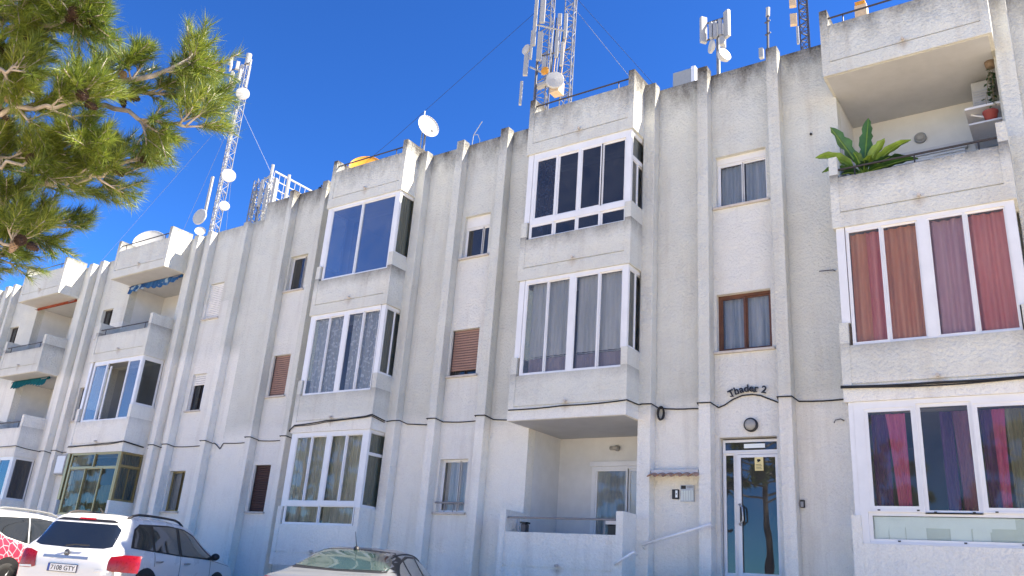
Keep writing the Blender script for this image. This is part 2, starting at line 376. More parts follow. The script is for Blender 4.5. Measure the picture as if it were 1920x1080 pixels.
def small_window(root, x0, x1, z0, z1, fmat='white_frame', gmat='glass_clear', split=.5, top=0, shutter=None, sh_to=0, cur=None, curs=None, sill=True, fw=.05, label=None, box=None):
    """window set back in its reveal; shutter lowered to the fraction sh_to of the height"""
    zt = z1-top; xm = x0+(x1-x0)*split
    panes = [(x0+fw, xm-fw*.45, z0+fw, zt-fw), (xm+fw*.45, x1-fw, z0+fw, zt-fw)]
    o = glazing(root, 'window', (x0, x1, z0, zt), panes, .10, fmat, gmat, thick=.05, rim=.026, label=label)
    if top: bx('shutter_box', 'shutter_white', o, x0, x1, .085, .17, zt+.002, z1)
    if shutter:
        zs = zt-(zt-z0)*sh_to; mb = MB(); n = int((zt-zs)/.055)
        for k in range(n): 
            a = zt-(k+1)*(zt-zs)/n; b = zt-k*(zt-zs)/n
            mb.prism_x = None
            mb.v += [(x0+.02, .072, a), (x1-.02, .072, a), (x1-.02, .058, (a+b)/2), (x0+.02, .058, (a+b)/2), (x1-.02, .072, b-.006), (x0+.02, .072, b-.006), (x1-.02, .084, b), (x0+.02, .084, b)]
            i = len(mb.v)-8; mb.f += [(i, i+1, i+2, i+3), (i+3, i+2, i+4, i+5), (i+5, i+4, i+6, i+7)]
        mb.build('roller_shutter', shutter, o)
        g = MB(); g.box(x0, x0+.022, .05, .095, z0, zt); g.box(x1-.022, x1, .05, .095, z0, zt); g.build('shutter_guide', 'dark_frame' if shutter != 'shutter_white' else 'shutter_white', o)
    if cur:
        for k, (a, b) in enumerate(curs or [(0, 1)]): curtain(o, cur, x0+.03+(x1-x0-.06)*a, x0+.03+(x1-x0-.06)*b, z0+.03, zt-.03, .21, seed=k)
    if sill: bx('sill', 'sill', o, x0-.05, x1+.05, -.055, .098, z0-.045, z0-.002, bevel=.006)
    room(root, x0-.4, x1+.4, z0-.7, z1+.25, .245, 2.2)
    return o
def building(label, x0, x1, top, roofz, holes, mat, fins, y1=11, side_left=True, side_right=True):
    root = empty('apartment_building', ((x0+x1)/2, 5, GROUND), label, 'building')
    plate(MB(), x0, x1, GROUND, top, holes, 0, .24).build('wall', mat, root)
    bx('roof', 'sill', root, x0, x1, .241, y1-.2, roofz-.2, roofz)
    bx('rear_wall', mat, root, x0, x1, y1-.2, y1, GROUND, top)
    bx('side_wall', mat, root, x0, x0+.2, .241, y1-.201, GROUND, top-.002); bx('side_wall', mat, root, x1-.2, x1, .241, y1-.201, GROUND, top-.002)
    for a, b, t in fins: bx('pilaster', mat, root, a, b, -.22, .0, GROUND, t, bevel=.014)
    return root

# ------------------------------------------------------------------ right-hand block (with the doorway)
XA, XB, XC = (-2.88, -.36), (-8.93, -6.45), (-14.93, -12.44)
LV = [(.06, .90, 1.28), (2.89, 3.75, 4.11), (5.69, 6.57, 6.95), (8.52, 9.53, 9.86)]
FLOOR = [.26, 3.09, 5.89]; CEIL = [2.89, 5.69, 8.52]
holes = []
for xl, xr in (XA, XB, XC):
    for k in range(3): holes.append((xl+.04, xr-.05, FLOOR[k], CEIL[k]))
WIN = dict(ab2=(-5.06, -4.12, 6.80, 7.85), ab1=(-5.08, -4.12, 4.05, 5.10), bc2=(-11.0, -10.29, 6.78, 7.80), bc1=(-11.04, -10.31, 4.08, 5.10), bc0=(-11.02, -10.30, 1.28, 2.33),
           cd2=(-16.86, -16.19, 6.82, 7.80), cd1=(-16.84, -16.21, 4.01, 5.07), cd0=(-16.84, -16.25, 1.21, 2.31))
DOOR = (-5.06, -4.10, .30, 2.57)
holes += list(WIN.values()) + [DOOR]
fins = [(-.375, -.13, 9.75), (1.9, 2.1, 9.78), (3.3, 3.5, 9.78), (-6.465, -6.22, 9.76), (-5.34, -5.13, 9.80), (-3.99, -3.78, 9.79), (-12.455, -12.20, 9.72), (-11.30, -11.09, 9.74), (-10.04, -9.82, 9.73),
        (-17.12, -16.93, 9.73), (-15.82, -15.63, 9.72)]
B1 = building('white rough-cast apartment block with enclosed bays and the Thader 2 doorway', -18.28, 5.0, 9.69, 9.1, holes, 'render_main', fins)
for k, (xl, xr) in enumerate((XA, XB, XC)):
    bay(B1, 'render_bay', xl, xr, LV, {0: (8.52,), 1: (2.89,)}.get(k, ()))
    rail(B1, xl+CH, xr-CH, 9.71, BY+.06, zb=9.53)
    for lv in range(3):
        opn = (k == 0 and lv == 2) or (k == 1 and lv == 0)
        if opn: room(B1, xl+.04, xr-.05, FLOOR[lv], CEIL[lv], .241, 1.2, 'recess', 'recess_wall')
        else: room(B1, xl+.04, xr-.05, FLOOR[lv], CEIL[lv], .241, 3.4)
def posts(xl, xr, z0, z1, w=.125, inset=.04):
    return [(xl+inset, xl+inset+w, BY+.035, BY+.10, z0, z1), (xr-inset-w, xr-inset, BY+.035, BY+.10, z0, z1)]
def side_glaze(root, xr, z0, z1, panes, fmat, gmat, cur=None, curmat=None, y0=-.66, y1=-.02, label=None):
    o = glazing(root, 'side_glazing', (y0, y1, z0, z1), panes, xr-.045, fmat, gmat, 'y', .04, rim=.018, label=label)
    if curmat: curtain(o, curmat, y0+.06, y1-.02, z0+.02, z1-.03, xr-.14, 'y', seed=3)
    return o
def left_glaze(root, xl, z0, z1, fmat, gmat):
    return glazing(root, 'side_glazing', (-.59, -.02, z0, z1), [(-.55, -.06, z0+.05, z1-.06)], xl+.09, fmat, gmat, 'y', .04, rim=.018)
FY = BY+.03
# bay A, first floor: four panes, red and rust curtains
o = glazing(B1, 'balcony_glazing', (-2.70, -.51, 3.752, 5.688), [(-2.655, -2.215, 3.80, 5.59), (-2.15, -1.70, 3.80, 5.59), (-1.51, -1.07, 3.80, 5.59), (-1.0, -.545, 3.80, 5.59)], FY, 'white_frame', 'glass_clear', extra=posts(*XA, 4.112, 5.688), rim=.028, label='white four-pane glazing with red curtains behind')
for a, b, m in ((-2.66, -2.42, 'drape_rust'), (-2.43, -2.18, 'drape_red'), (-2.17, -1.68, 'drape_rust'), (-1.54, -1.05, 'drape_mauve'), (-1.02, -.54, 'drape_red')): curtain(o, m, a, b, 3.8, 5.6, FY+.14, wave=.13, amp=.032)
side_glaze(B1, XA[1], 4.112, 5.688, [(-.60, -.36, 4.17, 5.6), (-.31, -.07, 4.17, 5.6)], 'white_frame', 'glass_side'); left_glaze(B1, XA[0], 4.112, 5.688, 'white_frame', 'glass_side')
# bay A, ground floor: three casements over a papered panel
o = glazing(B1, 'balcony_glazing', (-2.76, -.48, .902, 2.888), [(-2.57, -2.0, 1.41, 2.73), (-1.88, -1.29, 1.36, 2.77), (-1.17, -.60, 1.40, 2.73), (-2.61, -.62, .97, 1.28)], FY, 'white_frame', ['glass_clear', 'glass_clear', 'glass_clear', 'glass_film'], extra=[(XA[0]+.05, -2.762, BY+.035, BY+.1, 1.282, 2.888), (-.478, XA[1]-.03, BY+.035, BY+.1, 1.282, 2.888)], rim=.05, label='white three-casement glazing over a papered lower panel')
for a, b, m, g in ((-2.56, -2.34, 'drape_purple', 0), (-2.36, -2.10, 'drape_pink', .35), (-1.66, -1.5, 'drape_purple', 0), (-1.5, -1.30, 'drape_plum', .2), (-1.16, -1.02, 'drape_purple', 0), (-1.03, -.86, 'drape_pink', -.3), (-.86, -.58, 'drape_green', 0)): curtain(o, m, a, b, 1.3, 2.72, FY+.15, wave=.06, amp=.016, gather=g)
bx('paper_sheet', 'paper2', o, -2.62, -.61, FY+.0865, FY+.089, .972, 1.277)
r2 = random.Random(4); x = -2.60
while x < -.66:
    w = r2.uniform(.16, .3); zz = r2.uniform(1.08, 1.14)
    bx('paper_sheet', r2.choice(['paper', 'paper', 'paper2']), o, x, min(x+w, -.63), FY+.070+r2.uniform(0, .004), FY+.075, zz, 1.272)
    bx('paper_sheet', r2.choice(['paper', 'paper2', 'paper']), o, x-.01, min(x+w*.9, -.63), FY+.078, FY+.082, .975, zz+r2.uniform(.01, .03)); x += w
left_glaze(B1, XA[0], 1.282, 2.888, 'white_frame', 'glass_side'); side_glaze(B1, XA[1], 1.282, 2.888, [(-.60, -.08, 1.34, 2.8)], 'white_frame', 'glass_side')
for i, (x, z) in enumerate(((-2.53, 1.345), (-2.03, 1.345), (-1.82, 1.325), (-1.36, 1.325), (-1.1, 1.335), (-.7, 1.335), (-2.3, .935), (-1.5, .935), (-.85, .935))):
    bx('drain_slot', 'ink', o, x, x+.035, FY-.004, FY+.001, z, z+.018)
# bay B, second floor: dark panes with a row of low lights
bt = [(-8.65, -8.21), (-8.12, -7.70), (-7.58, -7.17), (-7.10, -6.65)]
o = glazing(B1, 'balcony_glazing', (-8.75, -6.60, 6.572, 8.518), [(a, b, 7.03, 8.33) for a, b in bt] + [(a, b, 6.605, 6.84) for a, b in ((-8.70, -8.22), (-8.14, -7.70), (-7.61, -7.17), (-7.09, -6.63))], FY, 'white_frame', 'glass_navy', extra=posts(*XB, 6.952, 8.518), rim=.035, label='white glazing of four dark panes over four low lights')
curtain(o, 'drape_navy', -8.66, -8.20, 7.0, 8.34, FY+.12)
side_glaze(B1, XB[1], 6.952, 8.518, [(-.60, -.38, 7.02, 7.88), (-.33, -.08, 7.02, 7.88), (-.60, -.08, 8.0, 8.43)], 'white_frame', 'glass_side', curmat='net_grey'); left_glaze(B1, XB[0], 6.952, 8.518, 'white_frame', 'glass_navy')
# bay B, first floor: grey drapes with a dark hem
bm = [(-8.68, -8.24), (-8.19, -7.75), (-7.58, -7.12), (-7.06, -6.61)]
o = glazing(B1, 'balcony_glazing', (-8.75, -6.58, 3.752, 5.688), [(a, b, 3.80, 5.59) for a, b in bm], FY, 'white_frame', 'glass_clear', extra=posts(*XB, 4.112, 5.688), label='white four-pane glazing with grey banded curtains')
for i, (a, b) in enumerate(((-8.64, -7.72), (-7.6, -6.6))):
    curtain(o, 'drape_grey', a, b, 4.13, 5.62, FY+.13, wave=.11, amp=.012, seed=i); curtain(o, 'drape_band', a, b, 3.8, 4.09, FY+.13, wave=.11, amp=.012, seed=i); curtain(o, 'drape_grey', a, b, 4.1, 4.115, FY+.13, wave=.11, amp=.012, seed=i)
side_glaze(B1, XB[1], 4.112, 5.688, [(-.61, -.36, 4.17, 5.6), (-.31, -.07, 4.17, 5.6)], 'white_frame', 'glass_side', curmat='net_grey'); left_glaze(B1, XB[0], 4.112, 5.688, 'white_frame', 'glass_side')
# bay C, second floor: two blue mirror panes
o = glazing(B1, 'balcony_glazing', (-14.74, -12.60, 6.572, 8.518), [(-14.69, -13.72, 6.62, 8.42), (-13.66, -12.65, 6.62, 8.42)], FY, 'white_frame', 'glass_blue', extra=posts(*XC, 6.952, 8.518, .14), label='white glazing of two large blue mirror panes')
side_glaze(B1, XC[1], 6.952, 8.518, [(-.58, -.06, 7.0, 8.44)], 'white_frame', 'glass_side', curmat='drape_olive'); left_glaze(B1, XC[0], 6.952, 8.518, 'white_frame', 'glass_blue')
# bay C, first floor: patterned nets
o = glazing(B1, 'balcony_glazing', (-14.76, -12.62, 3.752, 5.688), [(-14.71, -14.26, 3.80, 5.58), (-14.21, -13.78, 3.80, 5.58), (-13.60, -13.17, 3.80, 5.58), (-13.11, -12.66, 3.80, 5.58)], FY, 'white_frame', 'glass_clear', extra=posts(*XC, 4.112, 5.688), label='white four-pane glazing with patterned net curtains')
for a, b in ((-14.71, -13.76), (-13.56, -12.66)): curtain(o, 'net_pattern', a, b, 3.8, 5.6, FY+.12, wave=.09, amp=.012)
side_glaze(B1, XC[1], 4.112, 5.688, [(-.60, -.35, 4.17, 5.6), (-.30, -.07, 4.17, 5.6)], 'white_frame', 'glass_side', curmat='net_grey'); left_glaze(B1, XC[0], 4.112, 5.688, 'white_frame', 'glass_side')
# bay C, ground floor: pleated olive nets, low lights
o = glazing(B1, 'balcony_glazing', (-14.76, -12.62, .902, 2.888), [(-14.69, -14.25, 1.41, 2.78), (-14.19, -13.77, 1.41, 2.78), (-13.58, -13.17, 1.41, 2.78), (-13.11, -12.68, 1.41, 2.78), (-14.70, -13.71, .95, 1.28), (-13.65, -12.67, .95, 1.28)], FY, 'white_frame', 'glass_clear', extra=posts(*XC, 1.282, 2.888, .14), label='white glazing of four panes over two low lights with pleated nets')
curtain(o, 'drape_olive', -14.72, -13.72, .95, 2.8, FY+.13, wave=.07, amp=.012); curtain(o, 'drape_olive', -13.68, -12.66, .95, 2.8, FY+.13, wave=.07, amp=.012)
side_glaze(B1, XC[1], 1.282, 2.888, [(-.60, -.06, 1.34, 2.36), (-.60, -.06, 2.43, 2.82)], 'white_frame', 'glass_side', curmat='drape_olive'); left_glaze(B1, XC[0], 1.282, 2.888, 'white_frame', 'glass_side')
# window columns
small_window(B1, *WIN['ab2'], top=.13, cur='drape_blue', curs=[(0, .46), (.54, 1)], gmat='glass_clear', label='white sliding window with pale blue curtains')
small_window(B1, *WIN['ab1'], fmat='wood_frame', cur='drape_blue', curs=[(.02, .5), (.52, 1)], fw=.075, gmat='glass_clear', label='brown wooden window with blue curtains')
small_window(B1, *WIN['bc2'], top=.26, gmat='glass_navy', split=.66)
small_window(B1, *WIN['bc1'], fmat='dark_frame', gmat='glass_navy', shutter='shutter_brown', sh_to=.88, label='window with its brown roller shutter almost down')
o = small_window(B1, *WIN['bc0'], gmat='glass_clear', split=.62, cur='net_white', label='white sliding window with a low rail')
rail(B1, -11.02, -10.3, 1.46, -.035, 'rail_grey', 2, 1.28)
small_window(B1, *WIN['cd2'], fmat='grey_frame', gmat='glass_navy', split=.7, top=0)
small_window(B1, *WIN['cd1'], fmat='dark_frame', gmat='glass_navy', shutter='shutter_brown', sh_to=.99)
small_window(B1, *WIN['cd0'], fmat='dark_frame', gmat='glass_navy', shutter='shutter_dark', sh_to=.97, label='window with a dark brown roller shutter')
# entrance door
x0, x1, z0, z1 = DOOR
o = glazing(B1, 'entrance_door', (x0+.02, x1, z0, z1-.03), [(-5.0, -4.14, 2.37, 2.50), (-5.0, -4.87, .44, 2.29), (-4.80, -4.12, .38, 2.30)], .10, 'white_frame', 'glass_door', thick=.06, rim=.03, label='white aluminium entrance door with dark glass')
plate(MB(), -4.79, -4.125, .385, 2.29, [(-4.735, -4.165, .45, 2.245)], .085, .11).build('door_leaf', 'white_frame', o)
MB().tube([(-4.755, .085, 1.50), (-4.755, .03, 1.49), (-4.70, .02, 1.44), (-4.69, .02, 1.24), (-4.755, .03, 1.18), (-4.755, .085, 1.17)], .014, 8).build('door_handle', 'panel_metal', o, True)
MB().tube([(-4.735, .05, 1.47), (-4.735, .05, 1.2)], .016, 8).build('door_handle', 'black_plastic', o, True)
st = bx('sticker', 'label_yellow', o, -4.50, -4.36, .088, .092, 2.03, 2.25)
bx('sticker_mark', 'ink', st, -4.46, -4.41, .086, .0878, 2.18, 2.215); MB().prism([(-4.47, 2.16), (-4.43, 2.17), (-4.40, 2.195), (-4.41, 2.205)], .086, .0877).build('sticker_mark', 'ink', st)
for k in range(4): bx('sticker_mark', 'ink', st, -4.48, -4.385-.01*(k % 2), .0865, .0878, 2.055+.024*k, 2.062+.024*k)
bx('notice', 'paper', o, -4.68, -4.33, .106, .109, 2.40, 2.47)
bx('threshold', 'sill', o, x0-.03, x1+.03, -.06, .099, z0-.06, z0-.002)
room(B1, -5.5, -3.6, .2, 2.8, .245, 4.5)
# bay B ground-floor balcony and bay A top balcony: doors at the back of the recess
o = glazing(B1, 'balcony_door', (-8.10, -6.62, .265, 2.31), [(-7.98, -7.36, .34, 2.22), (-7.28, -6.72, .34, 2.22)], 1.145, 'white_frame', 'glass_clear', thick=.05, rim=.04, label='white sliding door behind the ground-floor balcony')
curtain(o, 'net_grey', -7.96, -7.40, .3, 2.25, 1.185, wave=.09, amp=.006); bx('shutter_box', 'white_frame', o, -8.14, -6.6, 1.12, 1.198, 2.312, 2.40)
o = glazing(B1, 'balcony_door', (-2.35, -1.05, 5.895, 7.62), [(-2.28, -1.60, 5.98, 7.54), (-1.50, -1.10, 5.98, 7.54)], 1.145, 'white_frame', 'glass_navy', thick=.05, rim=.04)
bx('shutter_box', 'grey_frame', o, -2.39, -1.01, 1.11, 1.198, 7.622, 7.74)
rail(B1, XA[0]+CH, XA[1]-CH, 6.74, BY+.07, zb=6.57, posts=3); rail(B1, XB[0]+CH, XB[1]-CH, 1.15, BY+.07, 'rail_grey', zb=.9)

# ------------------------------------------------------------------ left-hand block, half a step lower
XD, XE = (-24.45, -21.62), (-30.25, -27.55)
LW = [(-.30, .95, 1.36), (2.66, 3.56, 3.96), (5.37, 6.19, 6.62), (8.06, 8.99, 9.34)]
FL2 = [-.05, 2.86, 5.57]; CE2 = [2.66, 5.37, 8.06]
holes = [(xl+.04, xr-.05, FL2[k], CE2[k]) for xl, xr in (XD, XE) for k in range(3)]
W2 = dict(d2=(-20.20, -19.57, 6.45, 7.51), d1=(-20.12, -19.54, 3.82, 4.84), d0=(-20.28, -19.59, 1.17, 2.21), e2=(-25.75, -25.15, 6.45, 7.42), e1=(-25.95, -25.3, 3.82, 4.87),
          f2=(-31.95, -31.3, 6.45, 7.52), f1=(-31.95, -31.3, 3.8, 4.85))
holes += list(W2.values())
fins = [(-18.90, -18.70, 9.12), (-20.55, -20.33, 9.13), (-21.18, -20.96, 9.13), (-26.95, -26.72, 9.15), (-26.28, -26.05, 9.14), (-32.75, -32.5, 9.17), (-32.15, -31.98, 9.17), (-33.6, -33.4, 9.17), (-35.2, -35.0, 9.17), (-19.44, -19.25, 9.12)]
fins = [f for f in fins if f[0] != -19.44]
B2 = building('lower white apartment block at left with open awning balconies', -42.0, -18.285, 9.18, 8.6, holes, 'render_left', fins)
for k, (xl, xr) in enumerate((XD, XE)):
    bay(B2, 'render_bay_left', xl, xr, LW, (8.06, 5.37) if k else (8.06,))
    rail(B2, xl+CH, xr-CH, 9.17, BY+.06, zb=8.99)
    for lv in range(3):
        opn = lv == 2 or (k == 1 and lv == 1)
        if opn:
            room(B2, xl+.04, xr-.05, FL2[lv], CE2[lv], .241, 1.2, 'recess', 'recess_wall')
            rail(B2, xl+CH, xr-CH, LW[lv][1]+.2, BY+.07, zb=LW[lv][1])
            d = glazing(B2, 'balcony_door', (xl+.9, xl+2.2, FL2[lv]+.005, FL2[lv]+2.05), [(xl+.97, xl+1.5, FL2[lv]+.08, FL2[lv]+1.97), (xl+1.6, xl+2.13, FL2[lv]+.08, FL2[lv]+1.97)], 1.145, 'white_frame', 'glass_dark', rim=.04)
        else: room(B2, xl+.04, xr-.05, FL2[lv], CE2[lv], .241, 3.4, 'soffit' if (k == 0 and lv == 1) else 'room')
o = glazing(B2, 'balcony_glazing', (-24.16, -21.68, 3.562, 5.368), [(-24.09, -23.50, 3.62, 5.24), (-23.40, -22.37, 3.62, 5.24), (-22.30, -21.75, 3.62, 5.24)], FY, 'white_frame', 'glass_mid', extra=posts(*XD, 3.962, 5.368), open_=(1,), label='white bay glazing with its middle leaf slid open')
bx('open_leaf', 'white_frame', o, -23.36, -23.30, FY+.06, FY+.09, 3.62, 5.2)
side_glaze(B2, XD[1], 3.962, 5.368, [(-.58, -.07, 4.03, 5.25)], 'white_frame', 'glass_dark'); left_glaze(B2, XD[0], 3.962, 5.368, 'white_frame', 'glass_side')
o = glazing(B2, 'balcony_glazing', (-24.16, -21.72, .952, 2.658), [(-24.08, -22.98, 2.28, 2.60), (-22.90, -21.78, 2.28, 2.60), (-24.06, -23.32, 1.01, 2.2), (-23.24, -22.50, 1.01, 2.2), (-22.42, -21.80, 1.01, 2.2)], FY, 'gold_frame', 'glass_brown', extra=posts(*XD, 1.362, 2.658), label='gold aluminium bay glazing with top lights')
curtain(o, 'net_white', -24.1, -23.4, 1.0, 2.62, FY+.16); curtain(o, 'drape_blue', -23.3, -22.85, 1.3, 2.2, FY+.2); curtain(o, 'drape_green', -23.3, -21.8, 1.0, 1.8, FY+.3)
side_glaze(B2, XD[1], 1.362, 2.658, [(-.60, -.34, 1.42, 2.24), (-.30, -.06, 1.42, 2.24), (-.60, -.06, 2.32, 2.6)], 'gold_frame', 'glass_brown', curmat='net_grey'); left_glaze(B2, XD[0], 1.362, 2.658, 'gold_frame', 'glass_brown')
o = glazing(B2, 'balcony_glazing', (-29.95, -27.70, .952, 2.658), [(-29.85, -29.2, 1.05, 2.55), (-29.1, -28.5, 1.05, 2.55), (-28.4, -27.78, 1.05, 2.55)], FY, 'white_frame', 'glass_dark', extra=posts(*XE, 1.362, 2.658), label='white bay glazing at the far left')
side_glaze(B2, XE[1], 1.362, 2.658, [(-.56, -.06, 1.42, 2.58)], 'white_frame', 'glass_navy', curmat='drape_grey')
small_window(B2, *W2['d2'], shutter='shutter_white', sh_to=1.0, fmat='white_frame', label='window with a closed white roller shutter')
small_window(B2, *W2['d1'], fmat='dark_frame', gmat='glass_dark', shutter='shutter_white', sh_to=.3)
small_window(B2, *W2['d0'], fmat='gold_frame', gmat='glass_clear', cur='net_grey', split=.62)
for k in ('e2', 'e1', 'f2', 'f1'): small_window(B2, *W2[k], fmat='dark_frame', gmat='glass_navy')

# ------------------------------------------------------------------ things fixed to the facade
def tubething(name, pts, r, mat, label, cat, group=None, n=6):
    return tag(MB().tube(pts, r, n).build(name, mat, None, True), label, cat, group)
def sag(a, b, n=5, s=.02):
    a, b = Vector(a), Vector(b); return [tuple(a.lerp(b, i/n) + Vector((0, 0, -s*math.sin(math.pi*i/n)))) for i in range(n)]
def cable_run(label, pts, r=.012, twin=False):
    path = []
    for a, b in zip(pts, pts[1:]): path += sag(a, b, 4, .012 if abs(a[0]-b[0]) > .5 else 0)
    path.append(pts[-1])
    mb = MB().tube(path, r, 6)
    if twin: mb.tube([(p[0], p[1]-.012, p[2]-.028-.012*math.sin(p[0]*3)) for p in path], r*.7, 5)
    return tag(mb.build('facade_cable', 'cable_black', None, True), label, 'cable')
def over_fin(a, b, z): return [(b+.06, -.02, z-.03), (b+.015, -.235, z+.01), (a-.01, -.237, z+.015), (a-.03, -.02, z-.04)]
F = -.025
cable_run('thick black cable crossing the lintel of the red-curtained bay', [(-.3, BY-.02, 3.10), (-1.65, BY-.02, 3.09), (-2.905, BY-.02, 3.12)], .017, True)
cable_run('black cable looping from the right bay over the entrance lettering', [(-2.90, F, 3.10), (-3.05, F, 3.09), (-3.72, F, 3.10)] + over_fin(-3.99, -3.78, 3.13) + [(-4.20, F, 3.17), (-4.34, F, 3.235), (-4.47, F, 3.26), (-4.64, F, 3.255), (-4.80, F, 3.20), (-4.95, F, 3.11), (-5.05, F, 3.075)] + over_fin(-5.34, -5.13, 3.11) + [(-5.5, F, 3.08), (-6.15, F, 3.12)] + over_fin(-6.37, -6.21, 3.15)[:3] + [(-6.42, -.25, 3.15)])
cable_run('black cable draped along the lintel above the open ground-floor balcony', [(-6.43, -.25, 3.15), (-6.43, BY-.02, 3.14), (-6.6, BY-.02, 3.125), (-7.7, BY-.02, 3.11), (-8.9, BY-.02, 3.09)])
cable_run('black cable crossing the pilasters left of the open balcony', [(-8.95, -.3, 3.08), (-9.0, F, 3.06), (-9.74, F, 3.09)] + over_fin(-10.04, -9.82, 3.13) + [(-10.25, F, 3.08), (-11.0, F, 3.10)] + over_fin(-11.30, -11.09, 3.13) + [(-11.5, F, 3.06), (-12.0, F, 3.10)] + over_fin(-12.24, -12.08, 3.13)[:3] + [(-12.42, -.25, 3.13)])
cable_run('doubled black cable along the lintel of the olive-curtained bay', [(-12.42, -.3, 3.13), (-12.42, BY-.02, 3.19), (-12.6, BY-.02, 3.16), (-13.8, BY-.02, 3.12), (-14.8, BY-.02, 3.06), (-14.95, BY-.02, 2.95), (-14.96, -.3, 2.9)], .013, True)
cable_run('black cable crossing pilasters between the blue-paned bay and the building joint', [(-14.98, F, 2.9), (-15.55, F, 2.9)] + over_fin(-15.82, -15.63, 2.93) + [(-16.0, F, 2.88), (-16.85, F, 2.9)] + over_fin(-17.12, -16.93, 2.95) + [(-17.3, F, 2.87), (-18.2, F, 2.88), (-18.31, F, 2.74), (-18.5, F, 2.86), (-18.6, F, 2.9)] + over_fin(-18.90, -18.70, 2.92) + [(-19.2, F, 2.84), (-20.25, F, 2.85)] + over_fin(-20.55, -20.33, 2.88) + [(-20.75, F, 2.84)] + over_fin(-21.18, -20.96, 2.88) + [(-21.5, F, 2.84)])
cable_run('doubled black cable along the lintel of the gold-framed bay', [(-21.58, -.1, 2.86), (-21.59, BY-.02, 2.93), (-22.6, BY-.02, 2.89), (-24.4, BY-.02, 2.86)], .013, True)
cable_run('black cable at the far left below the teal awning', [(-24.5, F, 2.86), (-25.9, F, 2.84)] + over_fin(-26.28, -26.05, 2.86) + [(-26.5, F, 2.76)] + over_fin(-26.95, -26.72, 2.86) + [(-27.4, F, 2.9), (-27.52, -.4, 2.93), (-27.54, BY-.02, 2.97), (-30.2, BY-.02, 2.97)])
mb = MB()
for k in range(4):
    c = Vector((-6.11+.012*k, -.05-.012*k, 3.02)); mb.tube([tuple(c + Vector((.055*math.cos(t), .012*math.sin(t*2+k), .115*math.sin(t)))) for t in [2*math.pi*i/18 for i in range(19)]], .012, 5)
tag(mb.build('cable_coil', 'cable_black', None, True), 'black coil of spare cable hanging beside the open balcony', 'cable')
# lettering above the door: seven dark metal letters on an arc
def text_mesh(txt, size, extrude, offset=0.0):
    cu = bpy.data.curves.new('txt', 'FONT'); cu.body = txt; cu.size = size; cu.extrude = extrude; cu.offset = offset; cu.align_x = 'CENTER'
    o = bpy.data.objects.new('txt', cu); C.objects.link(o); me = bpy.data.meshes.new_from_object(o.evaluated_get(bpy.context.evaluated_depsgraph_get())); bpy.data.objects.remove(o)
    return me
sg = empty('house_sign', (-4.55, -.02, 3.3), 'black iron lettering reading Thader 2 arched above the door', 'sign')
for ch, x, z, a in (('T', -4.80, 3.245, 24), ('h', -4.72, 3.282, 16), ('a', -4.64, 3.30, 9), ('d', -4.56, 3.308, 3), ('e', -4.48, 3.308, -2), ('r', -4.405, 3.30, -7), ('2', -4.28, 3.27, -13)):
    me = text_mesh(ch, .172, .012, .0025); me.transform(Matrix.Translation((x, -.045, z)) @ Matrix.Rotation(R_(-a), 4, 'Y') @ Matrix.Rotation(R_(90), 4, 'X'))
    link('letter', me, 'iron_black', sg)
    mb = MB(); w = .03
    if ch in 'Thr': mb.box(x-w-.012, x+w-.012, -.056, -.034, z-.006, z+.008)
    if ch == 'T': mb.box(x-.055, x-.037, -.056, -.034, z+.07, z+.105)
    if mb.v: mb.build('serif', 'iron_black', sg)
def bulkhead(x, y, z, r, label, group=None):
    t = empty('wall_lamp', (x, y, z), label, 'lamp', group)
    MB().lathe([(0, .0), (r, .0), (r, -.05), (r*.86, -.066), (r*.80, -.06)], (x, y, z), (0, 1, 0), 24).build('rim', 'black_plastic' if group is None else 'grey_plastic', t, True)
    MB().lathe([(r*.82, -.055), (r*.7, -.08), (r*.4, -.097), (.001, -.102)], (x, y, z), (0, 1, 0), 24).build('diffuser', 'lamp_glass', t, True)
bulkhead(-4.51, -.001, 2.755, .115, 'round bulkhead lamp with a black rim above the entrance door')
bulkhead(-1.72, 1.198, 8.0, .10, 'round grey bulkhead lamp at the back of the banana-plant balcony', 'balcony lamps')
t = empty('wall_lamp', (-7.58, 1.19, 2.66), 'small oval lamp on the back wall of the open ground-floor balcony', 'lamp')
MB().lathe([(0, 0), (.055, 0), (.055, -.05), (.03, -.06), (0, -.062)], (-7.58, 1.198, 2.66), (0, 1, 0), 16).build('base', 'grey_plastic', t, True); MB().tube([(-7.70, 1.12, 2.655), (-7.52, 1.12, 2.655)], [.04, .045], 10).build('diffuser', 'lamp_glass', t, True)
# tiled hood, intercom and letter panel left of the door
t = empty('tile_hood', (-5.78, 0, 1.9), 'little clay-tiled hood over the intercom panel', 'hood')
MB().prism([(-6.20, 1.94), (-5.36, 1.94), (-5.36, 2.02), (-6.20, 2.02)], -.2, -.001).build('mortar', 'render_smooth', t)
for i in range(6):
    x = -6.14 + i*.148; mb = MB(); k = 0
    for y, r, z in ((-.001, .062, 1.995), (-.17, .068, 1.945), (-.34, .074, 1.885)):
        for j in range(9):
            a = math.pi*j/8; mb.v.append((x+r*math.cos(a), y, z+r*.62*math.sin(a)))
        for j in range(9):
            a = math.pi*j/8; mb.v.append((x+(r-.014)*math.cos(a), y, z+(r-.014)*.62*math.sin(a)-.002))
    for s_ in range(2):
        for j in range(8):
            a = s_*18+j; mb.f += [(a, a+1, a+19, a+18), (a+9, a+27, a+28, a+10)]
    for j in range(8): mb.f.append((36+j, 36+j+1, 45+j+1, 45+j))
    mb.build('tile', 'tile_clay', t, True)
t = empty('intercom', (-5.83, 0, 1.64), 'small black intercom with a pale screen under the tiled hood', 'intercom')
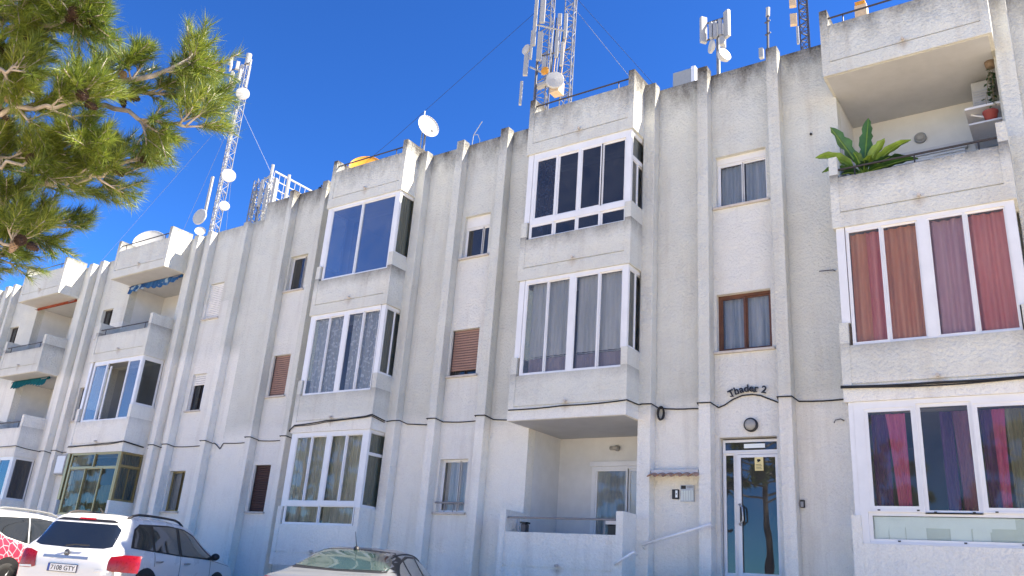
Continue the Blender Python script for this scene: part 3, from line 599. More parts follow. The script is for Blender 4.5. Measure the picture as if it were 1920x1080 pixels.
bx('housing', 'black_plastic', t, -5.89, -5.77, -.035, -.001, 1.56, 1.72, bevel=.008); bx('screen', 'paper', t, -5.825, -5.785, -.039, -.036, 1.585, 1.70); bx('button', 'ink', t, -5.815, -5.795, -.042, -.0395, 1.635, 1.65)
t = empty('letter_panel', (-5.62, 0, 1.66), 'grey metal entry panel with name slots beside the intercom', 'panel')
bx('plate', 'panel_metal', t, -5.735, -5.50, -.03, -.001, 1.52, 1.79); bx('camera_window', 'ink', t, -5.725, -5.64, -.034, -.0305, 1.725, 1.78); bx('name_strip', 'grey_plastic', t, -5.62, -5.51, -.033, -.0305, 1.74, 1.775)
for i in range(5): bx('slot', 'paper2', t, -5.725+.045*i, -5.69+.045*i, -.034, -.0305, 1.54, 1.70)
t = empty('key_box', (-3.77, 0, 1.5), 'small black box on the wall right of the entrance', 'box'); bx('housing', 'black_plastic', t, -3.765, -3.70, -.06, -.001, 1.44, 1.56, bevel=.01); bx('lid', 'grey_plastic', t, -3.755, -3.71, -.066, -.061, 1.45, 1.53)
tubething('wire_hook', [(-3.04, -.01, 5.24), (-3.06, -.06, 5.245), (-3.26, -.07, 5.25), (-3.28, -.065, 5.25)], .009, 'steel_dark', 'thin iron hook sticking out left of the red-curtained bay', 'hook')
tubething('wire_hook', [(-3.05, -.01, 2.76), (-3.09, -.05, 2.78), (-3.17, -.055, 2.765), (-3.19, -.055, 2.72)], .009, 'steel_dark', 'bent wire stub above the ground-floor wall left of the pink curtains', 'hook')
tag(MB().tube([(-3.30, .0, 7.88), (-3.30, -.03, 7.88)], .022, 8).build('wall_plug', 'black_plastic', None, True), 'black plug in the wall left of the banana plant', 'plug')
# stairs and handrails
t = empty('entrance_steps', (-5.2, -.8, GROUND), 'concrete entrance steps rising along the wall to the door', 'steps')
bx('landing', 'kerb_stone', t, -5.2, -3.9, -1.7, -.222, GROUND+.13, .24)
for i in range(7): bx('step', 'kerb_stone', t, -7.5+i*.33, -7.17+i*.33 if i < 6 else -5.205, -1.7, -.75, GROUND+.13, GROUND+.13+.158*(i+1))
def handrail(pts, label):
    t = empty('handrail', pts[0], label, 'handrail', None); MB().tube(pts, .021, 8).build('rail', 'rail_white', t, True)
    for p in (pts[0], pts[-1]): MB().tube([p, (p[0], p[1]+.1, p[2]-.05)], .012, 6).build('bracket', 'rail_white', t, True)
    return t
handrail([(-6.27, -.35, .78), (-5.09, -.35, 1.14)], 'upper white handrail rising to the entrance door')
handrail([(-6.56, -.74, .44), (-6.22, -.74, .65)], 'short lower white handrail below the upper one')
# awnings
def awning(xl, xr, z, y, drop, mat, label, folds=10, seed=1, group='balcony awnings'):
    t = empty('awning', ((xl+xr)/2, y, z), label, 'awning', group); r = random.Random(seed)
    MB().tube([(xl, y, z-.05), (xr, y, z-.05)], .045, 10).build('roller', mat, t, True)
    mb = MB(); n = folds*8
    for j in range(5):
        for i in range(n+1):
            s = i/n; u = xl+.02+(xr-xl-.04)*s
            dz = drop*(j/4)*(1 + (.12*math.sin(s*folds*2*math.pi) if j == 4 else 0) + .22*math.sin(s*9+seed))
            mb.v.append((u, y-.05-.02*math.sin(s*folds*6.283+seed)-.04*j/4, z-.06-dz))
    for j in range(4):
        for i in range(n): mb.f.append((j*(n+1)+i, j*(n+1)+i+1, (j+1)*(n+1)+i+1, (j+1)*(n+1)+i))
    mb.build('canvas', mat, t, True)
    MB().tube([(xl, y-.1, z-.09), (xl+.02, y-.02, z-.02)], .015, 5).build('arm', 'rail_grey', t)
    MB().tube([(xr-.03, y-.02, z-.04), (xr-.25, y-.12, z-.1)], .015, 5).build('arm', 'rail_grey', t)
awning(XD[0]+.12, XD[1]-.08, 8.05, -.02, .20, 'awning_blue', 'rolled blue awning under the top balcony left of the joint', 8, 2)
awning(XE[0]+.12, XE[1]-.08, 8.05, -.02, .07, 'awning_red', 'rolled red awning under the far left top balcony', 6, 4)
awning(XE[0]+.1, XE[1]-.3, 5.36, -.12, .20, 'awning_teal', 'teal awning hanging over the far left middle balcony', 12, 0)
# things on the open balconies
t = empty('air_conditioner', (-.62, .5, 7.8), 'white outdoor air conditioner on a shelf on the top right balcony', 'air conditioner')
bx('casing', 'antenna_white', t, -.80, -.52, .42, 1.15, 7.84, 8.40, bevel=.015)
mb = MB()
for k in range(7): mb.box(-.78, -.54, .412, .4195, 7.90+.05*k, 7.925+.05*k)
mb.build('louvre', 'grey_plastic', t)
MB().lathe([(.17, 0), (.17, -.012), (.14, -.016), (.02, -.02), (0, -.02)], (-.801, .78, 8.12), (1, 0, 0), 20).build('fan_grille', 'grey_plastic', t, True)
t = empty('wall_shelf', (-.6, .5, 7.79), 'white wall shelf carrying the air conditioner', 'shelf'); bx('board', 'white_frame', t, -.92, -.42, .22, 1.19, 7.795, 7.835)
for y in (.4, 1.0): MB().tube([(-.85, y, 7.79), (-.43, y, 7.6)], .015, 5).build('bracket', 'rail_white', t)
t = empty('wall_shelf', (-.6, .5, 7.5), 'lower grey shelf holding the red pot on the top right balcony', 'shelf'); bx('board', 'grey_frame', t, -.88, -.42, .15, 1.0, 7.47, 7.50); bx('back', 'grey_plastic', t, -.84, -.50, .96, .99, 7.505, 7.78)
t = empty('plant_pot', (-.58, .12, 7.5), 'red plastic pot on the lower balcony shelf', 'pot'); MB().lathe([(0, 0), (.075, 0), (.105, .17), (.115, .175), (.115, .2), (.095, .2), (.09, .16), (0, .155)], (-.57, .27, 7.503), (0, 0, 1), 18).build('pot', 'pot_red', t, True)
MB().lathe([(.09, .0), (.085, .01), (0, .015)], (-.57, .27, 7.66), (0, 0, 1), 14).build('soil', 'wood_frame', t)
plain('leaf_green', (.05, .125, .018), .42, var=.3, scale=6); plain('leaf_light', (.16, .26, .03), .5, var=.3, scale=6); plain('leaf_stalk', (.16, .13, .07), .6); plain('leaf_deep', (.02, .06, .015), .5, var=.3)
plain('basket', (.20, .14, .09), .8)
t = empty('hanging_plant', (-.47, .1, 8.2), 'dark trailing plant hanging beside the air conditioner', 'plant'); r = random.Random(5)
tr = MB(); lf = MB()
for k in range(7):
    p = Vector((-.47+r.uniform(-.05, .03), .12+r.uniform(-.06, .06), 8.45)); path = [p]
    for j in range(7):
        p = p + Vector((r.uniform(-.03, .02), r.uniform(-.03, .03), -.09)); path.append(p)
        d = Vector((r.uniform(-1, 1), r.uniform(-1, 1), -.3)).normalized()*.08; s_ = Vector((-d.y, d.x, 0)).normalized()*.025; lf.quad(p, p+d*.5+s_, p+d, p+d*.5-s_)
    tr.tube(path, .004, 4)
tr.build('stem', 'leaf_stalk', t); lf.build('foliage', 'leaf_deep', t); MB().lathe([(0, 0), (.07, .0), (.09, .1), (.08, .1), (.07, .02)], (-.47, .12, 8.42), (0, 0, 1), 12).build('pot', 'basket', t, True)
def leaf_blade(name, base, dirv, length, width, droop, mat, parent, stalk=.25, twist=0):
    """long arching leaf with a folded midrib and split, wavy edges"""
    d = Vector(dirv).normalized(); side = d.cross(Vector((0, 0, 1)))
    side = side.normalized() if side.length > .1 else Vector((1, 0, 0)); side = (Matrix.Rotation(twist, 3, d) @ side)
    mb = MB(); n = 14; r = random.Random(int(length*1000)+int(droop*77)); path = []
    p = Vector(base); dv = d.copy()
    for i in range(n+1):
        path.append((p.copy(), dv.copy())); p = p + dv*(length/n); dv = (dv + Vector((0, 0, -droop*(i/n)**1.2/n*2.4))).normalized()
    mb2 = MB().tube([tuple(q[0]-Vector((0, 0, .006))) for q in path], [.02*(1-.75*i/n) for i in range(n+1)], 6)
    for i, (q, dv) in enumerate(path):
        s = i/n; w = 0 if s < stalk else width*.5*(math.sin(math.pi*min(1, ((s-stalk)/(1-stalk))**.75))**.55)
        nrm = side.cross(dv).normalized(); up = nrm if nrm.z > 0 else -nrm
        for k, f in ((-1, 1), (-.5, .7), (0, 0), (.5, .7), (1, 1)):
            ww = w*((1-.12*r.random()) if r.random() > .28 else .66) if abs(k) == 1 else w
            mb.v.append(tuple(q + side*ww*k + up*(abs(k)*w*.34*f + (.012*math.sin(i*2.1+k*3) if abs(k) == 1 else 0))))
    for i in range(n):
        for k in range(4): mb.f.append((i*5+k, i*5+k+1, (i+1)*5+k+1, (i+1)*5+k))
    o = mb.build(name, mat, parent, True); mb2.build('midrib', 'leaf_light', o, True)
t = empty('banana_plant', (-2.45, -.33, 6.25), 'banana plant with broad green leaves spilling over the top right balcony', 'plant')
MB().lathe([(0, 0), (.16, 0), (.2, .3), (.21, .34), (.18, .34), (.17, .28), (0, .27)], (-2.43, -.32, 5.895), (0, 0, 1), 18).build('pot', 'tile_clay', t, True)
MB().tube([(-2.43, -.32, 6.15), (-2.42, -.33, 6.5), (-2.41, -.34, 6.8)], [.06, .05, .035], 10).build('stem', 'leaf_stalk', t, True)
bb = (-2.42, -.34, 6.72)
for dv, ln, wd, dr, m, tw in (((-.75, -.12, .75), .95, .26, 1.1, 'leaf_light', .3), ((-.42, -.1, .95), 1.15, .27, .25, 'leaf_green', .7), ((.12, .05, 1), 1.15, .24, .1, 'leaf_green', 1.3), ((.8, -.15, .6), .95, .2, .8, 'leaf_light', -.2), ((.9, .05, .25), .9, .2, .5, 'leaf_green', -.3),
                              ((.5, -.25, .75), .7, .2, .6, 'leaf_light', -.6), ((-.55, -.2, .25), .5, .2, .6, 'leaf_green', .2), ((-.1, -.3, .5), .45, .2, .9, 'leaf_green', 0), ((.4, -.2, .15), .55, .17, .4, 'leaf_deep', 0), ((-.3, .3, .9), .8, .22, .3, 'leaf_green', .5), ((.2, -.3, .3), .42, .16, .9, 'leaf_light', 0), ((-.8, .1, .5), .8, .2, .9, 'leaf_green', .1), ((-.5, -.3, .1), .4, .18, .8, 'leaf_deep', .2), ((.6, -.3, .05), .5, .18, .7, 'leaf_green', 0), ((.1, -.35, .2), .35, .16, .8, 'leaf_deep', 0), ((.7, .1, .4), .75, .2, .7, 'leaf_deep', -.2), ((-.2, .1, .7), .6, .2, .5, 'leaf_deep', .8)):
    leaf_blade('leaf', bb, dv, ln*.92, wd, dr, m, t, twist=tw)
t = empty('utility_box', (-25.55, -.1, 2.15), 'white meter box on the wall beside the gold-framed bay', 'box'); bx('cabinet', 'antenna_white', t, -25.85, -25.32, -.22, -.001, 2.14, 2.74, bevel=.015); bx('door', 'white_frame', t, -25.81, -25.36, -.228, -.221, 2.19, 2.69)
t = empty('storage_bin', (-8.6, -.35, .26), 'dark bin behind the open ground-floor parapet', 'bin'); bx('body', 'steel_dark', t, -8.60, -8.50, -.5, -.36, .262, 1.06, bevel=.02); bx('lid', 'black_plastic', t, -8.61, -8.49, -.51, -.35, 1.062, 1.09)
t = empty('storage_bin', (-6.8, -.35, .26), 'black box with a white lid at the right end of the open ground-floor balcony', 'bin'); bx('body', 'black_plastic', t, -6.85, -6.62, -.5, -.1, .262, 1.08, bevel=.02); bx('lid', 'white_frame', t, -6.87, -6.60, -.52, -.08, 1.082, 1.14)

# ------------------------------------------------------------------ roof gear
def dish(name, c, axis, r, mat, label, pole, group='satellite dishes', arm=True, pr=.02):
    """offset reflector on its pole with a feed arm"""
    c = Vector(c); ax = Vector(axis).normalized(); t = empty(name, pole, label, 'dish', group)
    prof = [(.001, -.16*r)] + [(r*k/6, -.16*r + .16*r*(k/6)**2*1.0) for k in range(1, 7)]
    MB().lathe(prof + [(r*1.02, .012), (r*.98, .004-.02)] + [(r*k/6*.97, -.02-.16*r+.16*r*(k/6)**2) for k in range(5, 0, -1)] + [(.001, -.02-.16*r)], c, ax, 28).build('reflector', mat, t, True)
    MB().tube([pole, (pole[0], pole[1], c.z-r*.1), tuple(c-ax*(.16*r+.06)), tuple(c-ax*.16*r)], pr, 6).build('pole', 'galvanised', t)
    if arm:
        side = ax.cross(Vector((0, 0, 1))).normalized(); e = c + ax*r*.75 + Vector((0, 0, -r*.9))
        MB().tube([tuple(c - Vector((0, 0, r*.97))), tuple(e)], .012, 5).build('feed_arm', 'galvanised', t); MB().tube([tuple(e), tuple(e + (c-e).normalized()*.1)], [.035, .025], 8).build('feed_horn', 'antenna_white', t)
    return t
RZ = 9.1
dish('satellite_dish', (-13.16, .72, 11.17), (.9, -.3, .12), .31, 'dish_white', 'large white dish on a tall pole above the blue-paned bay', (-13.36, .85, RZ), pr=.03)
tubething('whip_aerial', [(-13.43, .8, RZ), (-13.43, .8, 11.75)], .018, 'antenna_white', 'thin white whip aerial behind the large white dish', 'aerial')
dish('satellite_dish', (-16.92, 2.2, 11.62), (.5, -.7, .45), .5, 'dish_orange', 'orange dish peeping over the parapet above the blue panes', (-16.95, 2.6, RZ))
dish('satellite_dish', (-26.72, 1.5, 10.62), (.5, -.7, .4), .55, 'dish_white', 'white dish peeping over the parapet of the left block', (-26.75, 1.9, 8.6))
dish('satellite_dish', (-22.9, 1.0, 10.1), (.6, -.5, .3), .17, 'dish_white', 'tiny white dish right of the left block top balcony', (-22.95, 1.15, 8.6), arm=False)
def panel(t, c, yaw, h, w=.14, d=.07, mat='antenna_white'):
    m = MB().box(-w/2, w/2, -d/2, d/2, -h/2, h/2); o = m.build('antenna_panel', mat, None, False, .012)
    o.data.transform(Matrix.Translation(c) @ Matrix.Rotation(yaw, 4, 'Z')); o.parent = t; o.matrix_parent_inverse = Matrix.Translation(-t.location); return o
def lattice(mb, x, y, z0, z1, w, step, r=.014, lean=0, br=None):
    legs = [(math.cos(a)*w/1.73, math.sin(a)*w/1.73) for a in (R_(200), R_(320), R_(80))]; H = z1-z0
    P = lambda i, z: (x+legs[i][0]+lean*(z-z0)/H, y+legs[i][1], z)
    for i in range(3): mb.tube([P(i, z0), P(i, z1)], r, 5)
    z = z0; k = 0
    while z < z1-.01:
        zn = min(z+step, z1)
        for i in range(3):
            a, b = i, (i+1) % 3
            if k % 2: a, b = b, a
            mb.tube([P(a, z), P(b, zn)], br or r*.6, 4, False); mb.tube([P(i, z), P((i+1) % 3, z)], br or r*.6, 4, False)
        z = zn; k += 1
    return mb
def small_dish(t, c, ax, r, mat='dish_white', drum=.1):
    ax = Vector(ax).normalized(); MB().lathe([(.001, -drum), (r*.5, -drum), (r, -drum*.5), (r, 0), (r*.97, .006), (.001, .02)], c, ax, 20).build('microwave_dish', mat, t, False)
# tall lattice mast on the left
t = empty('lattice_mast', (-29.85, 6, 8.6), 'tall slim lattice mast with microwave dishes above the left block', 'mast', 'telecom masts')
lattice(MB(), -29.85, 6, 8.6, 20.2, .40, .42, .02, -.15).build('lattice', 'galvanised', t)
lattice(MB(), -30.01, 6, 20.2, 22.0, .34, .4, .018, -.05).build('lattice', 'galvanised', t)
MB().tube([(-29.90, 5.9, 9), (-30.00, 5.9, 19.5)], .045, 6).build('cable_tray', 'antenna_white', t)
MB().tube([(-30.05, 6, 22.0), (-30.05, 6, 22.55)], .13, 10).build('antenna_cylinder', 'antenna_white', t)
for c, ax, r in (((-29.05, 5.6, 15.75), (.85, -.5, 0), .30), ((-30.25, 5.4, 13.95), (.2, -1, 0), .36), ((-29.05, 5.7, 14.35), (.8, -.4, .1), .22), ((-29.15, 5.5, 19.85), (.7, -.6, 0), .30), ((-30.85, 5.6, 20.6), (-.6, -.8, 0), .28), ((-30.05, 5.4, 20.45), (.2, -1, 0), .26), ((-30.60, 5.5, 21.75), (-.5, -.8, 0), .24)): small_dish(t, c, ax, r)
for k, (dx, z) in enumerate(((-.35, 21.2), (.35, 21.35), (.05, 21.6), (-.5, 22.0), (.5, 20.9), (0, 20.9))): panel(t, (-30.05+dx, 5.6-.05*k, z), .5*k, .42 if k < 4 else .6, .15, .12)
panel(t, (-29.35, 5.7, 21.1), .2, 1.5, .07, .07); panel(t, (-30.20, 5.6, 15.0), .2, 1.9, .12, .1)
MB().tube([(-30.85, 5.7, 20.3), (-29.25, 5.7, 20.3)], .03, 5).build('cross_arm', 'steel_dark', t); MB().tube([(-30.75, 5.7, 21.7), (-29.35, 5.7, 21.7)], .03, 5).build('cross_arm', 'steel_dark', t)
for e in ((-36, 3, 9), (-38, 8, 9), (-34, 10, 9), (-24, 9, 9)): MB().tube([(-30.00, 6, 19.8), e], .006, 4).build('guy_wire', 'galvanised', t)
# antenna screen behind the parapet
t = empty('antenna_rack', (-23.5, 4.5, 8.6), 'white antenna rack and mesh fence behind the joint of the blocks', 'rack')
lattice(MB(), -24.55, 4.5, 8.6, 14.1, .5, .45, .03).build('lattice', 'antenna_white', t)
for x, zt in ((-24.6, 14.65), (-23.5, 13.95)): MB().tube([(x, 4.5, 8.6), (x, 4.5, zt)], .06, 6).build('post', 'antenna_white', t)
for x, zc in ((-24.95, 12.9), (-24.25, 13.0), (-23.85, 13.2), (-24.6, 13.3)): panel(t, (x, 4.2, zc), .3, 1.1, .12, .1)
lattice(MB(), -24.9, 4.2, 8.6, 13.9, .3, .3, .022).build('lattice', 'galvanised', t); lattice(MB(), -24.2, 4.3, 8.6, 13.7, .3, .3, .022).build('lattice', 'antenna_white', t)
mb = MB(); a0, a1 = Vector((-24.55, 4.6, 14.4)), Vector((-24.5, 9.0, 14.4))
for k in range(7): mb.tube([tuple(a0+Vector((0, 0, -.35*k))), tuple(a1+Vector((0, 0, -.35*k)))], .022 if k else .04, 4)
for k in range(18): p = a0.lerp(a1, k/17); mb.tube([tuple(p), tuple(p+Vector((0, 0, -2.3)))], .012, 4)
mb.build('mesh_fence', 'antenna_white', t)
# big tower above bay B
t = empty('antenna_tower', (-11.5, 4, RZ), 'broad antenna tower crowded with white panels above the dark-paned bay', 'mast', 'telecom masts')
lattice(MB(), -11.85, 4, RZ, 19.0, .45, .45, .022).build('lattice', 'galvanised', t); lattice(MB(), -11.2, 4.3, RZ, 17.4, .36, .4, .02).build('lattice', 'galvanised', t)
for (x, z, h, w) in ((-12.03, 16.1, 1.9, .11), (-11.78, 16.3, .85, .15), (-11.80, 15.05, 1.0, .15), (-12.1, 15.2, 1.0, .08), (-10.93, 15.45, .85, .1), (-11.15, 15.75, .4, .12), (-11.2, 14.9, .9, .1), (-11.0, 14.5, .8, .1), (-12.25, 14.55, .75, .14), (-12.35, 13.6, .8, .08), (-11.35, 17.0, .4, .13), (-11.6, 14.3, .6, .12)): panel(t, (x, 3.6, z), .5, h, w, .09)
for z, dx in ((15.75, .0), (14.25, -.3)): MB().tube([(-12.1+dx*.2, 3.7, z+.25), (-10.9+dx, 3.7, z-.45)], .028, 5).build('cross_arm', 'antenna_white', t)
MB().tube([(-11.9, 3.8, 14.85), (-10.85, 3.8, 14.75)], .025, 5).build('cross_arm', 'steel_dark', t); MB().tube([(-11.9, 3.7, 15.0), (-11.9, 3.7, 13.0)], .03, 5).build('cross_arm', 'steel_dark', t)
small_dish(t, (-12.3, 3.6, 15.12), (-.2, -1, 0), .16); small_dish(t, (-11.12, 3.5, 13.62), (.5, -.8, 0), .26, 'dish_white', .15); small_dish(t, (-11.5, 3.5, 14.05), (.1, -1, 0), .12, 'dish_orange')
bx('equipment_box', 'box_tan', t, -11.35, -11.05, 3.6, 3.9, 13.3, 13.7); bx('equipment_box', 'antenna_white', t, -11.95, -11.4, 3.7, 3.9, 13.75, 13.85)
for k in range(6): MB().tube([(-11.5+.09*k, 3.7, 13.8), (-11.45+.09*k, 3.75, 16.2-.2*k)], .018, 5).build('feeder_cable', ['antenna_white', 'cable_black', 'box_tan'][k % 3], t)
MB().tube([(-11.2, 4, 16.8), (-6.8, 4.5, 9.8)], .008, 4).build('guy_wire', 'galvanised', t); MB().tube([(-11.2, 4, 17.2), (-6.2, 5, 9.8)], .007, 4).build('guy_wire', 'cable_black', t); MB().tube([(-11.9, 4, 17), (-16.3, 2.6, 12.6), (-20, 1.5, 9.3)], .006, 4).build('guy_wire', 'cable_black', t)
# small sector cluster
t = empty('sector_antenna', (-5.9, 2.5, RZ), 'cluster of sector panels and two small dishes left of the thin mast', 'mast', 'telecom masts')
MB().tube([(-5.92, 2.5, RZ), (-5.92, 2.5, 12.95)], .045, 8).build('pole', 'galvanised', t)
for x, y, z, yaw, h in ((-6.24, 2.4, 12.78, .9, .72), (-5.66, 2.4, 12.74, -.5, .74), (-5.92, 2.85, 12.75, 2.2, .7)): panel(t, (x, y, z), yaw, h, .16, .09)
for x, z in ((-6.05, 12.7), (-5.95, 12.68), (-5.82, 12.7)): panel(t, (x, 2.4, z), 0, .45, .08, .1, 'grey_plastic')
for z in (12.5, 12.98): MB().tube([(-6.24, 2.45, z), (-5.66, 2.45, z)], .025, 5).build('cross_arm', 'steel_dark', t)
bx('equipment_box', 'antenna_white', t, -5.84, -5.72, 2.35, 2.45, 12.2, 12.42); small_dish(t, (-6.05, 2.35, 12.22), (-.8, -.7, 0), .16); small_dish(t, (-5.68, 2.3, 11.85), (.85, -.5, .2), .17, 'dish_white', .16)
t = empty('slim_mast', (-4.35, 1, RZ), 'slim dark aerial pole with a white tip right of the sector panels', 'mast', 'telecom masts'); MB().tube([(-4.34, 1, RZ), (-4.28, 1, 11.5)], .03, 6).build('pole', 'steel_dark', t); MB().tube([(-4.28, 1, 11.47), (-4.27, 1, 11.68)], .042, 10).build('tip', 'antenna_white', t)
for z in (11.0, 11.3): MB().tube([(-4.34, .97, z), (-4.22, .95, z+.02)], .018, 5).build('clamp', 'steel_dark', t)
bx('equipment_box', 'antenna_white', t, -4.48, -4.40, .95, 1.05, 10.5, 10.72)
t = empty('lattice_mast', (-4.28, 4, RZ), 'dark lattice mast at the top right with two tan boxes', 'mast', 'telecom masts'); lattice(MB(), -4.28, 4, RZ, 19, .22, .22, .018, 0, .012).build('lattice', 'steel_dark', t)
for z in (13.92, 13.38): panel(t, (-4.50, 3.8, z), .3, .32, .16, .1, 'box_tan')
panel(t, (-4.42, 3.8, 12.9), .1, .5, .06, .06)
t = empty('roof_unit', (-6.05, 1.2, RZ), 'white rooftop cabinet behind the parapet left of the sector panels', 'cabinet'); bx('cabinet', 'antenna_white', t, -6.35, -5.93, .9, 1.5, RZ, 10.70, bevel=.02); bx('side_panel', 'white_frame', t, -5.928, -5.84, .9, 1.5, RZ, 10.73)
t = empty('roof_aerial', (-11.4, .5, RZ), 'small bent wire aerial on the parapet between the bays', 'aerial'); MB().tube([(-11.46, .45, 9.2), (-11.38, .45, 10.28), (-11.15, .45, 10.6)], .011, 5).build('rod', 'antenna_white', t); MB().tube([(-11.38, .45, 10.28), (-11.25, .45, 10.26), (-11.17, .45, 10.1), (-11.16, .45, 9.95)], .009, 5).build('wire', 'antenna_white', t)
t = empty('parapet_bird', (-16.29, .1, 9.69), 'small dark bird perched on the parapet left of the blue panes', 'bird')
MB().lathe([(.001, -.07), (.03, -.05), (.048, 0), (.04, .05), (.001, .08)], (-16.29, .1, 9.75), (.9, -.2, .35), 12).build('body', 'black_plastic', t, True); MB().lathe([(.001, -.028), (.028, 0), (.001, .03)], (-16.21, .08, 9.81), (1, -.2, 0), 10).build('head', 'black_plastic', t, True)
t = empty('roof_lantern', (-2.75, 2.8, RZ), 'tan box on the roof behind the top right railing', 'box'); bx('housing', 'box_tan', t, -2.95, -2.7, 2.9, 3.1, RZ, 12.55, bevel=.01); bx('cap', 'dish_orange', t, -2.93, -2.72, 2.88, 3.12, 12.552, 12.62)

# ------------------------------------------------------------------ parked cars
plain('paint_white', (.66, .655, .63), .28, var=.015, scale=2, coat=.6); plain('paint_silver', (.27, .28, .29), .32, .5, var=.02, scale=2, coat=.6)
plain('car_glass', (.012, .015, .018), .05, var=.1, scale=2, coat=1, spec=.8); plain('car_glass_green', (.03, .055, .05), .05, var=.2, scale=2, coat=1)
plain('trim_black', (.014, .014, .015), .5); plain('chrome', (.42, .43, .44), .3, .8, var=.04); plain('lamp_red', (.24, .004, .006), .28, var=.15, coat=.25); plain('lamp_clear', (.62, .60, .60), .15, var=.1, coat=1)
plain('tyre', (.018, .018, .018), .85, bump=.002); plain('rim_alloy', (.42, .42, .43), .35, .8); plain('plate_white', (.70, .70, .68), .4, var=.02); plain('plate_blue', (.02, .06, .28), .4); plain('plate_frame', (.03, .03, .05), .4)
plain('seat_cloth', (.05, .05, .055), .9)
m, n, l, b = nodes_of('wrap_red')
tc = n.new('ShaderNodeTexCoord'); vo = n.new('ShaderNodeTexVoronoi'); vo.feature = 'DISTANCE_TO_EDGE'; vo.inputs['Scale'].default_value = 7.0; l.new(tc.outputs['Object'], vo.inputs['Vector'])
r_ = ramp(n, [(.0, (.80, .34, .36)), (.05, (.66, .10, .13)), (.10, (.50, .022, .05)), (.6, (.56, .03, .06))]); l.new(vo.outputs['Distance'], r_.inputs[0]); l.new(r_.outputs[0], b.inputs['Base Color']); b.inputs['Roughness'].default_value = .35
def smoothstep(a, b, x): t = max(0, min(1, (x-a)/(b-a))); return t*t*(3-2*t)
def car_body(stations, zB, paint, root):
    """loft of rounded cross-sections from tail to nose; station = x, bottom, top, half width, half width at roof"""
    rings = []
    for x, zb, zt, w, wt in stations:
        k = smoothstep(.03, .4, zt-zB)
        hood = [(.985*w, zt-.13), (.965*w, zt-.085), (.93*w, zt-.05), (.86*w, zt-.025), (.70*w, zt-.010), (.4*w, zt-.002), (0, zt)]
        gre = [(.99*w, zB-.05), (.955*w, zB+.03), (.5*(w*.955+wt*1.04), .5*(zB+zt-.15)), (wt*1.04, zt-.14), (wt*.93, zt-.035), (wt*.55, zt-.006), (0, zt)]
        ring = [(0, zb), (.6*w, zb), (.94*w, zb+.03), (w, zb+.16), (1.005*w, zb+(min(zt, zB)-zb)*.55)] + [(a[0]*(1-k)+c[0]*k, a[1]*(1-k)+c[1]*k) for a, c in zip(hood, gre)]
        full = ring + [(-y, z) for y, z in ring[-2:0:-1]]
        rings.append([(x, y, z) for y, z in full])
    mb = MB(); m = len(rings[0])
    for r in rings: mb.v += r
    for i in range(len(rings)-1):
        for j in range(m): mb.f.append((i*m+j, i*m+(j+1) % m, (i+1)*m+(j+1) % m, (i+1)*m+j))
    mb.f.append(tuple(range(m-1, -1, -1))); mb.f.append(tuple((len(rings)-1)*m+j for j in range(m)))
    me = bpy.data.meshes.new('body'); me.from_pydata(mb.v, [], mb.f); bm = bmesh.new(); bm.from_mesh(me); bmesh.ops.recalc_face_normals(bm, faces=bm.faces); bm.to_mesh(me); bm.free()
    o = bpy.data.objects.new('body', me); C.objects.link(o); md = o.modifiers.new('s', 'SUBSURF'); md.levels = 2; md.render_levels = 2
    me2 = bpy.data.meshes.new_from_object(o.evaluated_get(bpy.context.evaluated_depsgraph_get())); bpy.data.objects.remove(o)
    bm = bmesh.new(); bm.from_mesh(me2); bvh = BVHTree.FromBMesh(bm); bm.free()
    me2.name = 'body'; return link('body', me2, paint, root, True), bvh
def decal(bvh, poly, view, name, mat, parent, off=.004, step=.05, thick=0):
    """panel laid on the body: polygon seen from 'rear', 'left', 'right' (x,z or y,z), pressed onto the surface"""
    poly = [Vector(p) for p in poly]; n = len(poly); pts = []
    for i in range(n):
        a, b_ = poly[i], poly[(i+1) % n]; k = max(1, int((b_-a).length/step))
        pts += [a.lerp(b_, j/k) for j in range(k)]
    nb = len(pts); xs = [p.x for p in poly]; ys = [p.y for p in poly]
    g = [Vector((x, y)) for x in np.arange(min(xs)+step/2, max(xs), step) for y in np.arange(min(ys)+step/2, max(ys), step)]
    vs, _, fs, _, _, _ = geometry.delaunay_2d_cdt(pts+g, [], [list(range(nb))], 1, 1e-4)
    mb = MB(); idx = {}
    for i, p in enumerate(vs):
        if view == 'rear': o, d = Vector((-6, p.x, p.y)), Vector((1, 0, 0))
        elif view == 'front': o, d = Vector((6, p.x, p.y)), Vector((-1, 0, 0))
        elif view == 'top': o, d = Vector((p.x, p.y, 5)), Vector((0, 0, -1))
        else: s_ = 1 if view == 'left' else -1; o, d = Vector((p.x, 6*s_, p.y)), Vector((0, -s_, 0))
        loc, nr, _, _ = bvh.ray_cast(o, d)
        if loc is None: continue
        if nr.dot(d) > 0: nr = -nr
        idx[i] = len(mb.v); mb.v.append(tuple(loc+nr*off))
    for f in fs:
        if all(i in idx for i in f): mb.f.append(tuple(idx[i] for i in f))
    o = mb.build(name, mat, parent, True)
    return o
